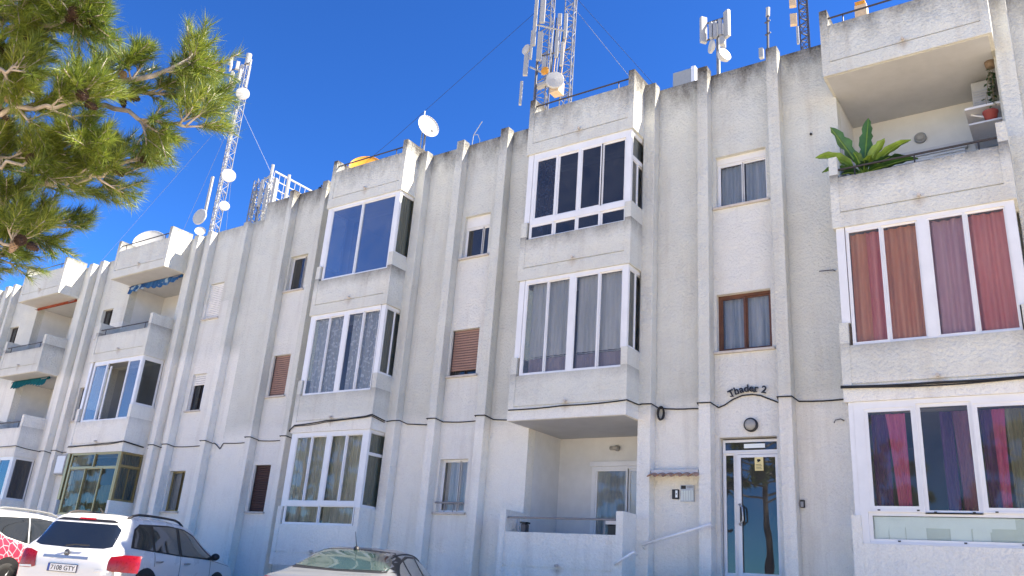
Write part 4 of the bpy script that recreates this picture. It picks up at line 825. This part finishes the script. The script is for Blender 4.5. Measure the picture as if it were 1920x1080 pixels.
def wheel(root, x, y, r, w=.21):
    s_ = 1 if y > 0 else -1
    MBt = MB().lathe([(r*.62, -w/2), (r*.93, -w/2), (r, -w*.3), (r, w*.3), (r*.93, w/2), (r*.66, w/2), (r*.62, w*.42)], (x, y, r), (0, s_, 0), 32)
    o = MBt.build('wheel', 'tyre', root, True)
    rm = MB().lathe([(r*.66, w*.40), (r*.60, w*.44), (r*.58, w*.25), (r*.14, w*.36), (.001, w*.38)], (x, y, r), (0, s_, 0), 32)
    rm.build('rim', 'rim_alloy', o, True); sp = MB()
    for k in range(5):
        a = 2*math.pi*k/5; d = Vector((math.cos(a), 0, math.sin(a))); c = Vector((x, y+s_*w*.37, r)); sp.tube([tuple(c+d*r*.1), tuple(c+d*r*.62)], [.035, .028], 6)
    sp.build('spoke', 'rim_alloy', o, True)
def arc(cx, cz, r, a0, a1, n=14): return [(cx+r*math.cos(R_(a0+(a1-a0)*i/n)), cz+r*math.sin(R_(a0+(a1-a0)*i/n))) for i in range(n+1)]
def roof_rails(root, bvh, x0, x1, y, mat):
    for s_ in (-1, 1):
        pts = []; 
        for i in range(13):
            t = i/12; x = x0+(x1-x0)*t; h = bvh.ray_cast(Vector((x, s_*y, 5)), Vector((0, 0, -1)))[0].z; pts.append((x, s_*(y+.0), h-.01+.075*min(1, min(t, 1-t)*7)**.6))
        MB().tube(pts, .022, 8).build('roof_rail', mat, root, True)
def seams(root, bvh, side, lines):
    mb = MB()
    for ln in lines:
        pts = []
        for a, b_ in zip(ln, ln[1:]):
            for k in range(7):
                p = Vector(a).lerp(Vector(b_), k/6); loc, nr, _, _ = bvh.ray_cast(Vector((p.x, 6*side, p.y)), Vector((0, -side, 0)))
                if loc: pts.append(tuple(loc+Vector((0, side*.001, 0))))
        if len(pts) > 1: mb.tube(pts, .005, 4)
    mb.build('panel_gap', 'trim_black', root)
HEAD = R_(116)
# the white sport utility with the red lamps
car = empty('parked_car', (-15.75, -3.17, GROUND), 'white sport utility car with red tail lamps parked nose to the building', 'car', 'cars parked at the building', True, HEAD)
ST = [(-2.36, .45, .80, .62, .5), (-2.345, .38, .94, .80, .62), (-2.29, .33, 1.03, .895, .64), (-2.23, .30, 1.10, .92, .66), (-2.12, .30, 1.33, .928, .66), (-2.02, .30, 1.52, .932, .67), (-1.93, .30, 1.645, .935, .685), (-1.80, .30, 1.69, .94, .69), (-1.3, .28, 1.712, .945, .70), (-.6, .27, 1.72, .945, .71),
      (.1, .27, 1.705, .945, .70), (.5, .27, 1.64, .945, .69), (.9, .27, 1.42, .945, .70), (1.25, .27, 1.18, .94, .74), (1.45, .27, 1.11, .935, .78), (1.8, .28, 1.06, .925, .78), (2.1, .28, .98, .90, .75), (2.25, .30, .86, .84, .7), (2.32, .34, .72, .74, .6), (2.34, .40, .62, .6, .5)]
body, bvh = car_body(ST, 1.06, 'paint_white', car)
decal(bvh, [(-.60, 1.50), (.60, 1.50), (.70, 1.42), (.735, 1.12), (.60, 1.085), (0, 1.07), (-.60, 1.085), (-.735, 1.12), (-.70, 1.42)], 'rear', 'rear_window', 'car_glass', car)
decal(bvh, [(-.50, 1.575), (.50, 1.575), (.62, 1.53), (-.62, 1.53)], 'rear', 'spoiler_shadow', 'trim_black', car, .006)
decal(bvh, [(-.16, 1.585), (.16, 1.585), (.16, 1.555), (-.16, 1.555)], 'rear', 'brake_lamp', 'lamp_red', car, .012)
for s_ in (1, -1):
    lp = [(.56, .96), (.72, 1.005), (.895, 1.005), (.905, .80), (.90, .70), (.62, .70), (.52, .73)]
    lp = [(s_*a, z) for a, z in lp]
    o = decal(bvh, lp if s_ > 0 else lp[::-1], 'rear', 'tail_lamp', 'lamp_red', car, .012, .03)
    cp = [(s_*a, z) for a, z in [(.60, .745), (.84, .735), (.84, .71), (.58, .71)]]; decal(bvh, cp if s_ > 0 else cp[::-1], 'rear', 'reverse_lamp', 'lamp_clear', o, .017, .03)
    hp = [(s_*a, z) for a, z in [(.45, .80), (.70, .86), (.78, .78), (.6, .70), (.45, .72)]]; decal(bvh, hp, 'front', 'head_lamp', 'lamp_clear', car, .01)
decal(bvh, [(-.42, .93), (.42, .93), (.42, .885), (-.42, .885)], 'rear', 'chrome_strip', 'chrome', car, .016, .04)
MB().lathe([(0, 0), (.055, 0), (.058, .006), (.05, .012), (0, .013)], (-2.335, 0, .985), (-1, 0, 0), 24).build('emblem', 'steel_dark', car, True)
em = car.children[-1]; em.data.transform(Matrix.Translation((-2.30, 0, .985)) @ Matrix.Scale(1.45, 4, (0, 1, 0)) @ Matrix.Scale(.9, 4, (0, 0, 1)) @ Matrix.Translation((2.335, 0, -.985)))
def flat_text(txt, size, mat, parent, x, y, z, ext=.002):
    me = text_mesh(txt, size, ext); me.transform(Matrix.Translation((x, y, z)) @ Matrix(((0, 0, -1, 0), (-1, 0, 0, 0), (0, 1, 0, 0), (0, 0, 0, 1)))); return link('lettering', me, mat, parent)
flat_text('KIA', .045, 'chrome', em, -2.372, 0, .968)
pl = bx('number_plate', 'plate_frame', car, -2.385, -2.35, -.275, .275, .665, .80, bevel=.006); bx('plate_face', 'plate_white', pl, -2.389, -2.386, -.265, .225, .675, .79); bx('country_band', 'plate_blue', pl, -2.389, -2.386, .227, .265, .675, .79); flat_text('7108 GTY', .108, 'ink', pl, -2.391, -.02, .695)
MB().tube([(-2.335, .06, 1.10), (-2.31, -.1, 1.125), (-2.31, -.36, 1.125)], .012, 6).build('wiper', 'trim_black', car); bx('badge', 'chrome', car, -2.365, -2.35, -.66, -.54, .605, .618)
for side, sg_ in (('left', 1), ('right', -1)):
    decal(bvh, [(-1.88, 1.13), (-1.70, 1.46), (-1.52, 1.555), (-.55, 1.60), (.05, 1.575), (.45, 1.48), (1.20, 1.06), (1.12, 1.035), (-.2, 1.06), (-1.2, 1.10)], side, 'window_surround', 'trim_black', car, .003)
    for pw in ([(-1.80, 1.145), (-1.66, 1.44), (-1.50, 1.525), (-1.18, 1.54), (-1.18, 1.12)], [(-1.10, 1.12), (-1.10, 1.545), (-.55, 1.57), (-.28, 1.565), (-.28, 1.085)], [(-.16, 1.085), (-.16, 1.56), (.05, 1.545), (.42, 1.45), (1.0, 1.085), (.95, 1.07)]): decal(bvh, pw, side, 'side_window', 'car_glass', car, .007)
    for cx in (-1.35, 1.36): decal(bvh, arc(cx, .37, .455, -12, 192), side, 'wheel_arch', 'trim_black', car, .004, .06)
    decal(bvh, [(-.90, .42), (.90, .42), (.90, .34), (-.90, .34)], side, 'sill_cladding', 'trim_black', car, .004)
    seams(car, bvh, sg_, [[(-.22, 1.07), (-.22, .42)], [(.98, 1.06), (1.0, .62), (.90, .42)], [(-1.14, 1.09), (-1.12, .85)], [(1.05, 1.03), (2.05, .93)]])
    for hx in (-.98, .02):
        h = bvh.ray_cast(Vector((hx, 6*sg_, .93)), Vector((0, -sg_, 0)))[0]; MB().tube([(hx-.1, h.y, .93), (hx-.08, h.y+sg_*.03, .935), (hx+.08, h.y+sg_*.03, .94), (hx+.1, h.y, .935)], .016, 6).build('door_handle', 'chrome', car, True)
    mo = MB().lathe([(.001, -.06), (.07, -.055), (.085, 0), (.07, .05), (.001, .065)], (.92, sg_*1.05, 1.11), (-1, 0, 0), 16).build('door_mirror', 'trim_black', car, True); mo.data.transform(Matrix.Translation((0, 0, 1.11)) @ Matrix.Scale(.85, 4, (0, 0, 1)) @ Matrix.Translation((0, 0, -1.11)))
    MB().tube([(.93, sg_*.90, 1.07), (.93, sg_*1.0, 1.10)], .03, 6).build('mirror_arm', 'trim_black', car)
    for cx in (-1.35, 1.36): wheel(car, cx, sg_*.85, .37)
roof_rails(car, bvh, -1.78, .15, .62, 'rail_dark'); MB().tube([(-1.6, 0, 1.70), (-1.72, 0, 1.79)], [.02, .008], 6).build('roof_aerial', 'trim_black', car)
decal(bvh, [(-.72, 1.42), (.72, 1.42), (.80, 1.16), (-.80, 1.16)], 'front', 'windscreen', 'car_glass', car)
# the white car with the red film, far left
car = empty('parked_car', (-18.3, -4.4, GROUND), 'white car with red patterned film on its rear quarter at far left', 'car', 'cars parked at the building', True, HEAD)
S2 = [(a*.96, b_, c*.985 if c > 1.2 else c, d_*.98, e*.98) for a, b_, c, d_, e in ST]
body, bvh = car_body(S2, 1.03, 'paint_white', car)
decal(bvh, [(-.60, 1.46), (.60, 1.46), (.70, 1.1), (-.70, 1.1)], 'rear', 'rear_window', 'car_glass', car)
for side, sg_ in (('left', 1), ('right', -1)):
    decal(bvh, [(-1.90, 1.42), (-1.6, 1.52), (-.5, 1.575), (.05, 1.55), (.45, 1.45), (1.15, 1.04), (.4, 1.02), (-.9, 1.09), (-1.40, 1.18), (-1.70, 1.32)], side, 'side_window', 'car_glass', car, .006)
    decal(bvh, [(-.84, 1.09), (-.80, 1.09), (-.72, 1.56), (-.76, 1.56)], side, 'door_pillar', 'grey_plastic', car, .010, .03)
    decal(bvh, [(-2.12, 1.30), (-1.92, 1.38), (-1.72, 1.30), (-1.40, 1.155), (-.92, 1.075), (-.92, .62), (-1.30, .5), (-2.15, .5)], side, 'film', 'wrap_red', car, .003)
    for cx in (-1.30, 1.31): decal(bvh, arc(cx, .37, .46, -12, 192), side, 'wheel_arch', 'trim_black', car, .008, .06); wheel(car, cx, sg_*.83, .37)
    seams(car, bvh, sg_, [[(-.82, 1.08), (-.85, .6)], [(.1, 1.02), (.1, .42)]])
    h = bvh.ray_cast(Vector((-.62, 6*sg_, .93)), Vector((0, -sg_, 0)))[0]; MB().tube([(-.72, h.y, .93), (-.70, h.y+sg_*.03, .935), (-.54, h.y+sg_*.03, .94), (-.52, h.y, .935)], .016, 6).build('door_handle', 'paint_white', car, True)
    lp = [(sg_*a, z) for a, z in [(.66, 1.0), (.88, 1.02), (.88, .78), (.7, .76)]]; decal(bvh, lp, 'rear', 'tail_lamp', 'lamp_red', car, .01)
roof_rails(car, bvh, -1.70, .35, .60, 'galvanised')
# the silver saloon
car = empty('parked_car', (-9.02, -3.66, GROUND), 'silver saloon car with a roof aerial parked below the bay with olive curtains', 'car', 'cars parked at the building', True, HEAD); car.scale = (1.0, 1.0, .93)
S3 = [(-2.24, .42, .80, .58, .5), (-2.22, .36, .92, .75, .6), (-2.15, .32, 1.0, .84, .66), (-2.0, .30, 1.055, .865, .70), (-1.80, .28, 1.075, .875, .72), (-1.62, .27, 1.16, .88, .66), (-1.40, .27, 1.28, .883, .60), (-1.15, .27, 1.385, .885, .575), (-.85, .27, 1.45, .885, .575), (-.4, .26, 1.48, .885, .58), (.05, .26, 1.475, .885, .58), (.4, .26, 1.41, .885, .58), (.8, .26, 1.23, .885, .61), (1.15, .26, 1.04, .88, .68), (1.4, .27, .97, .875, .72), (1.8, .28, .90, .86, .72), (2.1, .30, .80, .80, .66), (2.22, .34, .70, .68, .55), (2.25, .40, .60, .52, .45)]
body, bvh = car_body(S3, .95, 'paint_silver', car)
def rear_q(pts): return [(y, z) for y, z in pts]
decal(bvh, [(-.50, 1.405), (0, 1.425), (.50, 1.405), (.585, 1.33), (.70, 1.12), (.60, 1.10), (0, 1.09), (-.60, 1.10), (-.70, 1.12), (-.585, 1.33)], 'rear', 'window_surround', 'trim_black', car, .003)
decal(bvh, [(-.47, 1.385), (0, 1.40), (.47, 1.385), (.55, 1.32), (.645, 1.135), (0, 1.11), (-.645, 1.135), (-.55, 1.32)], 'rear', 'rear_window', 'car_glass_green', car, .007)
for side, sg_ in (('left', 1), ('right', -1)):
    decal(bvh, [(-1.42, 1.06), (-1.0, 1.27), (-.55, 1.375), (.05, 1.385), (.4, 1.30), (.98, .975), (.9, .945), (-.5, .98), (-1.35, 1.02)], side, 'window_surround', 'trim_black', car, .003)
    for pw in ([(-1.30, 1.06), (-.98, 1.235), (-.80, 1.29), (-.80, 1.03)], [(-.74, 1.03), (-.74, 1.30), (-.50, 1.345), (-.12, 1.355), (-.12, 1.0)], [(-.04, 1.0), (-.04, 1.355), (.05, 1.35), (.38, 1.27), (.86, .985)]): decal(bvh, pw, side, 'side_window', 'car_glass_green', car, .007)
    for cx in (-1.28, 1.34): decal(bvh, arc(cx, .32, .385, -10, 190), side, 'wheel_arch', 'trim_black', car, .004, .06); wheel(car, cx, sg_*.80, .32, .19)
    lp = [(sg_*a, z) for a, z in [(.50, .94), (.80, .96), (.83, .78), (.55, .76)]]; decal(bvh, lp, 'rear', 'tail_lamp', 'lamp_red', car, .01)
    mo = MB().lathe([(.001, -.05), (.06, -.045), (.075, 0), (.06, .05), (.001, .06)], (.72, sg_*.98, 1.03), (-1, 0, 0), 16).build('door_mirror', 'chrome', car, True); MB().tube([(.72, sg_*.84, .99), (.72, sg_*.94, 1.02)], .025, 6).build('mirror_arm', 'trim_black', car)
    pts = []
    for i in range(15):
        x = -1.12+1.5*i/14; h = bvh.ray_cast(Vector((x, sg_*.545, 5)), Vector((0, 0, -1)))[0]; pts.append((x, sg_*.545, h.z+.001))
    MB().tube(pts, .012, 5).build('roof_gutter', 'trim_black', car)
    seams(car, bvh, sg_, [[(-.08, .98), (-.08, .4)], [(.85, .96), (.86, .5)]])
MB().lathe([(.045, 0), (.035, .03), (.012, .05), (.001, .055)], (-1.02, 0, 1.415), (0, 0, 1), 12).build('aerial_foot', 'trim_black', car, True); MB().tube([(-1.02, 0, 1.45), (-1.16, 0, 1.66)], [.006, .003], 5).build('roof_aerial', 'trim_black', car)
bx('number_plate', 'plate_white', car, -2.25, -2.235, -.26, .26, .62, .73)

# ------------------------------------------------------------------ pines
plain('bark', (.17, .135, .105), .95, var=.35, scale=14, bump=.01); plain('bark_pale', (.33, .29, .25), .9, var=.3, scale=20, bump=.004); plain('cone_brown', (.042, .022, .014), .8, var=.35, scale=30); plain('cone_tan', (.30, .21, .14), .7, var=.2, scale=30)
m, n, l, b = nodes_of('needle')
oi = n.new('ShaderNodeNewGeometry'); nz = noise(n, l, oi.outputs['Position'], 3.2, 2, .5)
rr = n.new('ShaderNodeMath'); rr.operation = 'MULTIPLY_ADD'; rr.inputs[1].default_value = .45; l.new(oi.outputs['Random Per Island'], rr.inputs[0]); l.new(mathn(n, l, 'MULTIPLY', nz.outputs['Fac'], .6), rr.inputs[2])
r_ = ramp(n, [(.2, (.036, .07, .012)), (.5, (.125, .185, .022)), (.8, (.30, .33, .045))]); l.new(rr.outputs[0], r_.inputs[0]); l.new(r_.outputs[0], b.inputs['Base Color']); b.inputs['Roughness'].default_value = .45
tr = n.new('ShaderNodeBsdfTranslucent'); l.new(r_.outputs[0], tr.inputs[0]); mx = n.new('ShaderNodeMixShader'); mx.inputs[0].default_value = .3; l.new(b.outputs[0], mx.inputs[1]); l.new(tr.outputs[0], mx.inputs[2]); l.new(mx.outputs[0], n['Material Output'].inputs[0])
def pine(root, limbs, seed, needles=70, nlen=.085, nw=.0022, twigs=1.0, shoots=1.0, cone_every=0, needle_parts='crown', reach=1.0):
    """limbs: lists of points with radii; side twigs carry bottlebrush shoots of needles"""
    r = random.Random(seed); nr = np.random.default_rng(seed); wood = MB(); segs = []; conespots = []
    for pts, rad in limbs:
        P = [Vector(p) for p in pts]; path = []
        for i in range(len(P)-1):
            for k in range(6):
                t = k/6; q = P[i].lerp(P[i+1], t) + Vector((r.uniform(-1, 1), r.uniform(-1, 1), r.uniform(-1, 1)))*.025; path.append(q)
        path.append(P[-1]); N = len(path)
        wood.tube([tuple(p) for p in path], [rad*(1-.8*i/N)+.004 for i in range(N)], 7)
        L = sum((path[i+1]-path[i]).length for i in range(N-1)); cnt = int(L*9*twigs)
        for c in range(cnt):
            t = 1-(r.random()**1.25)*.72 if c > 2 else 1-.04*c; f = t*(N-1); i = min(int(f), N-2); p = path[i].lerp(path[i+1], f-i); d = (path[i+1]-path[i]).normalized()
            sd_ = d.cross(Vector((r.gauss(0, 1), r.gauss(0, 1), r.gauss(0, 1)))).normalized(); tw = (d*r.uniform(.5, 1.1) + sd_*r.uniform(.4, 1.0) + Vector((0, 0, .12))).normalized(); tl = r.uniform(.16, .46)*(1.15-.45*t)*reach
            q = p; tp = [q]
            for k in range(4): tw = (tw + Vector((r.uniform(-.2, .2), r.uniform(-.2, .2), r.uniform(-.1, .2)))).normalized(); q = q + tw*tl/4; tp.append(q)
            wood.tube([tuple(x) for x in tp], [.007-.001*k for k in range(5)], 5)
            segs.append((tp[2], (tp[4]-tp[2]).normalized(), r.uniform(.13, .2)))
            for k in range(int(4*shoots+r.random())):
                b0 = tp[r.choice((1, 2, 2, 3, 3))]; sd2 = tw.cross(Vector((r.gauss(0, 1), r.gauss(0, 1), r.gauss(0, 1)))).normalized(); sdv = (tw*r.uniform(.5, 1) + sd2*r.uniform(.3, .8) + Vector((0, 0, .2))).normalized()
                segs.append((b0, sdv, r.uniform(.10, .19))); wood.tube([tuple(b0), tuple(b0+sdv*segs[-1][2])], [.004, .003], 4)
            if cone_every and r.random() < cone_every: conespots.append((tp[1], tw))
    S_ = len(segs); B0 = np.array([s[0][:] for s in segs]); D = np.array([s[1][:] for s in segs]); LL = np.array([s[2] for s in segs])
    B0 = np.repeat(B0, needles, 0); D = np.repeat(D, needles, 0); LL = np.repeat(LL, needles); M = len(LL)
    t = nr.uniform(.1, 1.0, M); rnd = nr.normal(size=(M, 3)); perp = np.cross(D, rnd); perp /= np.linalg.norm(perp, axis=1)[:, None]+1e-9
    th = np.radians(nr.uniform(18, 62, M))*(1.1-.35*t); nd = D*np.cos(th)[:, None] + perp*np.sin(th)[:, None]; nd[:, 2] += nr.normal(0, .08, M); nd /= np.linalg.norm(nd, axis=1)[:, None]
    base = B0 + D*(LL*t)[:, None]; ln = nlen*nr.uniform(.65, 1.15, M); sd_ = np.cross(nd, nr.normal(size=(M, 3))); sd_ /= np.linalg.norm(sd_, axis=1)[:, None]+1e-9
    V = np.empty((M, 3, 3)); V[:, 0] = base-sd_*nw; V[:, 1] = base+sd_*nw; V[:, 2] = base+nd*ln[:, None]
    me = bpy.data.meshes.new('crown'); me.vertices.add(M*3); me.vertices.foreach_set('co', V.reshape(-1).astype(np.float32)); me.loops.add(M*3); me.loops.foreach_set('vertex_index', np.arange(M*3, dtype=np.int32)); me.polygons.add(M); me.polygons.foreach_set('loop_start', np.arange(0, M*3, 3, dtype=np.int32)); me.update(calc_edges=True)
    link(needle_parts, me, 'needle', root); wood.build('branches', 'bark_pale', root, True)
    return conespots
def cone(root, p, d, r, mat):
    """scaly cone: overlapping rings of scales on a tapered core"""
    p = Vector(p); d = Vector(d).normalized(); mb = MB().lathe([(.001, 0), (r*.7, r*.3), (r*.8, r*.9), (r*.5, r*1.9), (.001, r*2.5)], p, d, 10); a = d.orthogonal().normalized(); b_ = d.cross(a)
    for k in range(6):
        h = r*(.25+.36*k); rad = r*(1.05-.12*abs(k-1.5)-.06*k)
        for j in range(8):
            t = 2*math.pi*(j+.5*(k % 2))/8; o = a*math.cos(t)+b_*math.sin(t); tg = -a*math.sin(t)+b_*math.cos(t); c = p+d*h
            mb.quad(c+o*rad*.6-tg*r*.28, c+o*rad*.6+tg*r*.28, c+o*rad*1.25+tg*r*.15+d*r*.3, c+o*rad*1.25-tg*r*.15+d*r*.3)
    return mb.build('cone', mat, root)
TR = (-5.9, -12.1)
pt = empty('pine_tree', (TR[0], TR[1], GROUND), 'long-needled pine reaching in from the left with brown cones', 'tree')
MB().tube([(TR[0], TR[1], GROUND-.1), (TR[0]-.05, TR[1], .2), (TR[0]+.05, TR[1]+.03, 1.5), (TR[0], TR[1], 2.8), (TR[0]+.1, TR[1]-.05, 4.4), (TR[0]+.05, TR[1], 6.0)], [.20, .17, .15, .12, .08, .03], 12).build('trunk', 'bark', pt, True)
limbs = [([(TR[0], TR[1], 1.6), (-4.9, -11.9, 2.05), (-4.3, -11.55, 2.33), (-3.78, -11.23, 2.57)], .028),
         ([(-4.6, -11.75, 2.2), (-4.35, -11.4, 2.42), (-4.0, -11.03, 2.57)], .016), ([(-4.3, -11.55, 2.33), (-4.05, -11.36, 2.24), (-3.77, -11.16, 2.19)], .014),
         ([(TR[0], TR[1], 1.3), (-5.0, -11.7, 1.75), (-4.6, -11.35, 2.0), (-4.34, -11.08, 2.17)], .026), ([(-4.75, -11.5, 1.88), (-4.4, -11.42, 1.88), (-4.12, -11.35, 1.88)], .014),
         ([(TR[0], TR[1], 1.1), (-5.1, -11.7, 1.5), (-4.85, -11.48, 1.64), (-4.66, -11.3, 1.74)], .022), ([(-5.0, -11.6, 1.56), (-4.78, -11.55, 1.55), (-4.58, -11.50, 1.53)], .013), ([(-5.1, -11.7, 1.55), (-4.98, -11.57, 1.53), (-4.88, -11.48, 1.51)], .012), ([(-5.1, -11.75, 1.8), (-4.8, -11.7, 1.9), (-4.55, -11.62, 1.98)], .012), ([(-5.2, -12.1, 2.3), (-4.6, -12.05, 2.5), (-4.2, -11.97, 2.62)], .014), ([(-5.0, -12.0, 2.5), (-4.5, -11.9, 2.7), (-4.25, -11.85, 2.80)], .012), ([(-4.75, -11.5, 1.95), (-4.4, -11.5, 2.0), (-4.15, -11.48, 2.02)], .011), ([(-5.0, -11.95, 2.25), (-4.7, -11.9, 2.38), (-4.45, -11.85, 2.46)], .012),
         ([(TR[0], TR[1], 2.0), (-5.0, -12.0, 2.4), (-4.35, -11.87, 2.56), (-3.95, -11.76, 2.58)], .026), ([(-4.7, -11.95, 2.5), (-4.4, -11.8, 2.62), (-4.2, -11.74, 2.70)], .013),
         ([(-4.9, -11.9, 2.05), (-4.35, -11.77, 2.12), (-3.98, -11.64, 2.14)], .014), ([(-4.9, -11.85, 1.75), (-4.6, -11.72, 1.87), (-4.38, -11.6, 1.92)], .013), ([(-4.8, -12.0, 2.2), (-4.4, -11.97, 2.22), (-4.15, -11.9, 2.24)], .013), ([(-5.1, -11.75, 1.65), (-4.9, -11.63, 1.72), (-4.74, -11.53, 1.76)], .012)]
cs = pine(pt, limbs, 11, 115, .085, .0016, 1.25, 1.1, .16, reach=.68)
for k, (p, d) in enumerate(cs[:34]):
    for q in range(1 + k % 3): cone(pt, p + Vector((.03*math.cos(q*2.1+k), .03*math.sin(q*2.1+k), -.01)), (d.x+math.cos(q*2.1+k), d.y+math.sin(q*2.1+k), -.7), .028 if k % 3 else .02, 'cone_brown' if (k+q) % 5 else 'cone_tan')
rr_ = random.Random(3); upper = []
for k in range(16):
    a = R_(95+k*137.5); z = 1.4+k*.28; L_ = 2.0-.085*k
    e = Vector((TR[0]+math.cos(a)*L_, TR[1]+math.sin(a)*L_, z+.5))
    if e.x > TR[0]-.3 and z < 4.2: continue
    upper.append([(TR[0], TR[1], z), (TR[0]+math.cos(a)*L_*.5, TR[1]+math.sin(a)*L_*.5, z+.3), tuple(e)])
pine(pt, [(u, .03) for u in upper], 21, 30, .11, .005, .5, .6, needle_parts='crown')
# a belt of pines across the car park, behind the camera: they show in the glass
BELT = ((-2.2, -29, 8.5, 3.0, 'tall pine across the car park that shows in the door glass'), (-24, -34, 10, 3.4, 'broad pine far across the car park reflected in the left windows'), (5.5, -27, 8.0, 3.0, 'pine behind the photographer opposite the right-hand bay'),
        (-9.5, -36, 9, 3.4, 'pine far behind the photographer between two taller ones'), (-27, -30, 9.5, 3.2, 'pine across the car park opposite the left block'), (-37, -26, 9, 3.2, 'pine at the far end of the car park belt'), (13, -30, 10, 3.4, 'pine at the near end of the car park belt'), (1.5, -38, 11, 3.6, 'tallest pine at the back of the belt'), (-45, -31, 10.5, 3.6, 'pine left of the belt, opposite the bend'), (-52, -34, 11.5, 3.8, 'large pine beyond the bend of the belt'), (-64, -30, 12, 4.2, 'wide pine well left of the belt'), (-74, -36, 13, 4.4, 'tall pine at the far left end of the belt'), (-84, -32, 12, 4.4, 'last pine at the far left of the belt'), (-13.5, -28, 9.5, 3.4, 'high-crowned pine in front of the belt opposite the doorway'))
for k, (x, y, h, cw, lab) in enumerate(BELT):
    t = empty('pine_tree', (x, y, GROUND), lab, 'tree', 'pines across the car park'); MB().tube([(x, y, GROUND-.1), (x+.1, y, 1.5), (x-.05, y+.1, h*.6), (x, y, h)], [.28, .22, .14, .03], 10).build('trunk', 'bark', t, True)
    lm = []
    for j in range(22):
        a = j*2.399+k; zb_ = .5 if x == -13.5 else .16; z = h*(zb_+(.94-zb_)*j/22); L_ = cw*(1-.62*(j/22)**1.4); lm.append(([(x, y, z), (x+math.cos(a)*L_*.5, y+math.sin(a)*L_*.5, z+.35), (x+math.cos(a)*L_, y+math.sin(a)*L_, z+.4)], .05))
    pine(t, lm, 40+k, 13, .36, .04, .9, .8)
for o in list(bpy.data.objects):
    if '_local' in o: del o['_local']
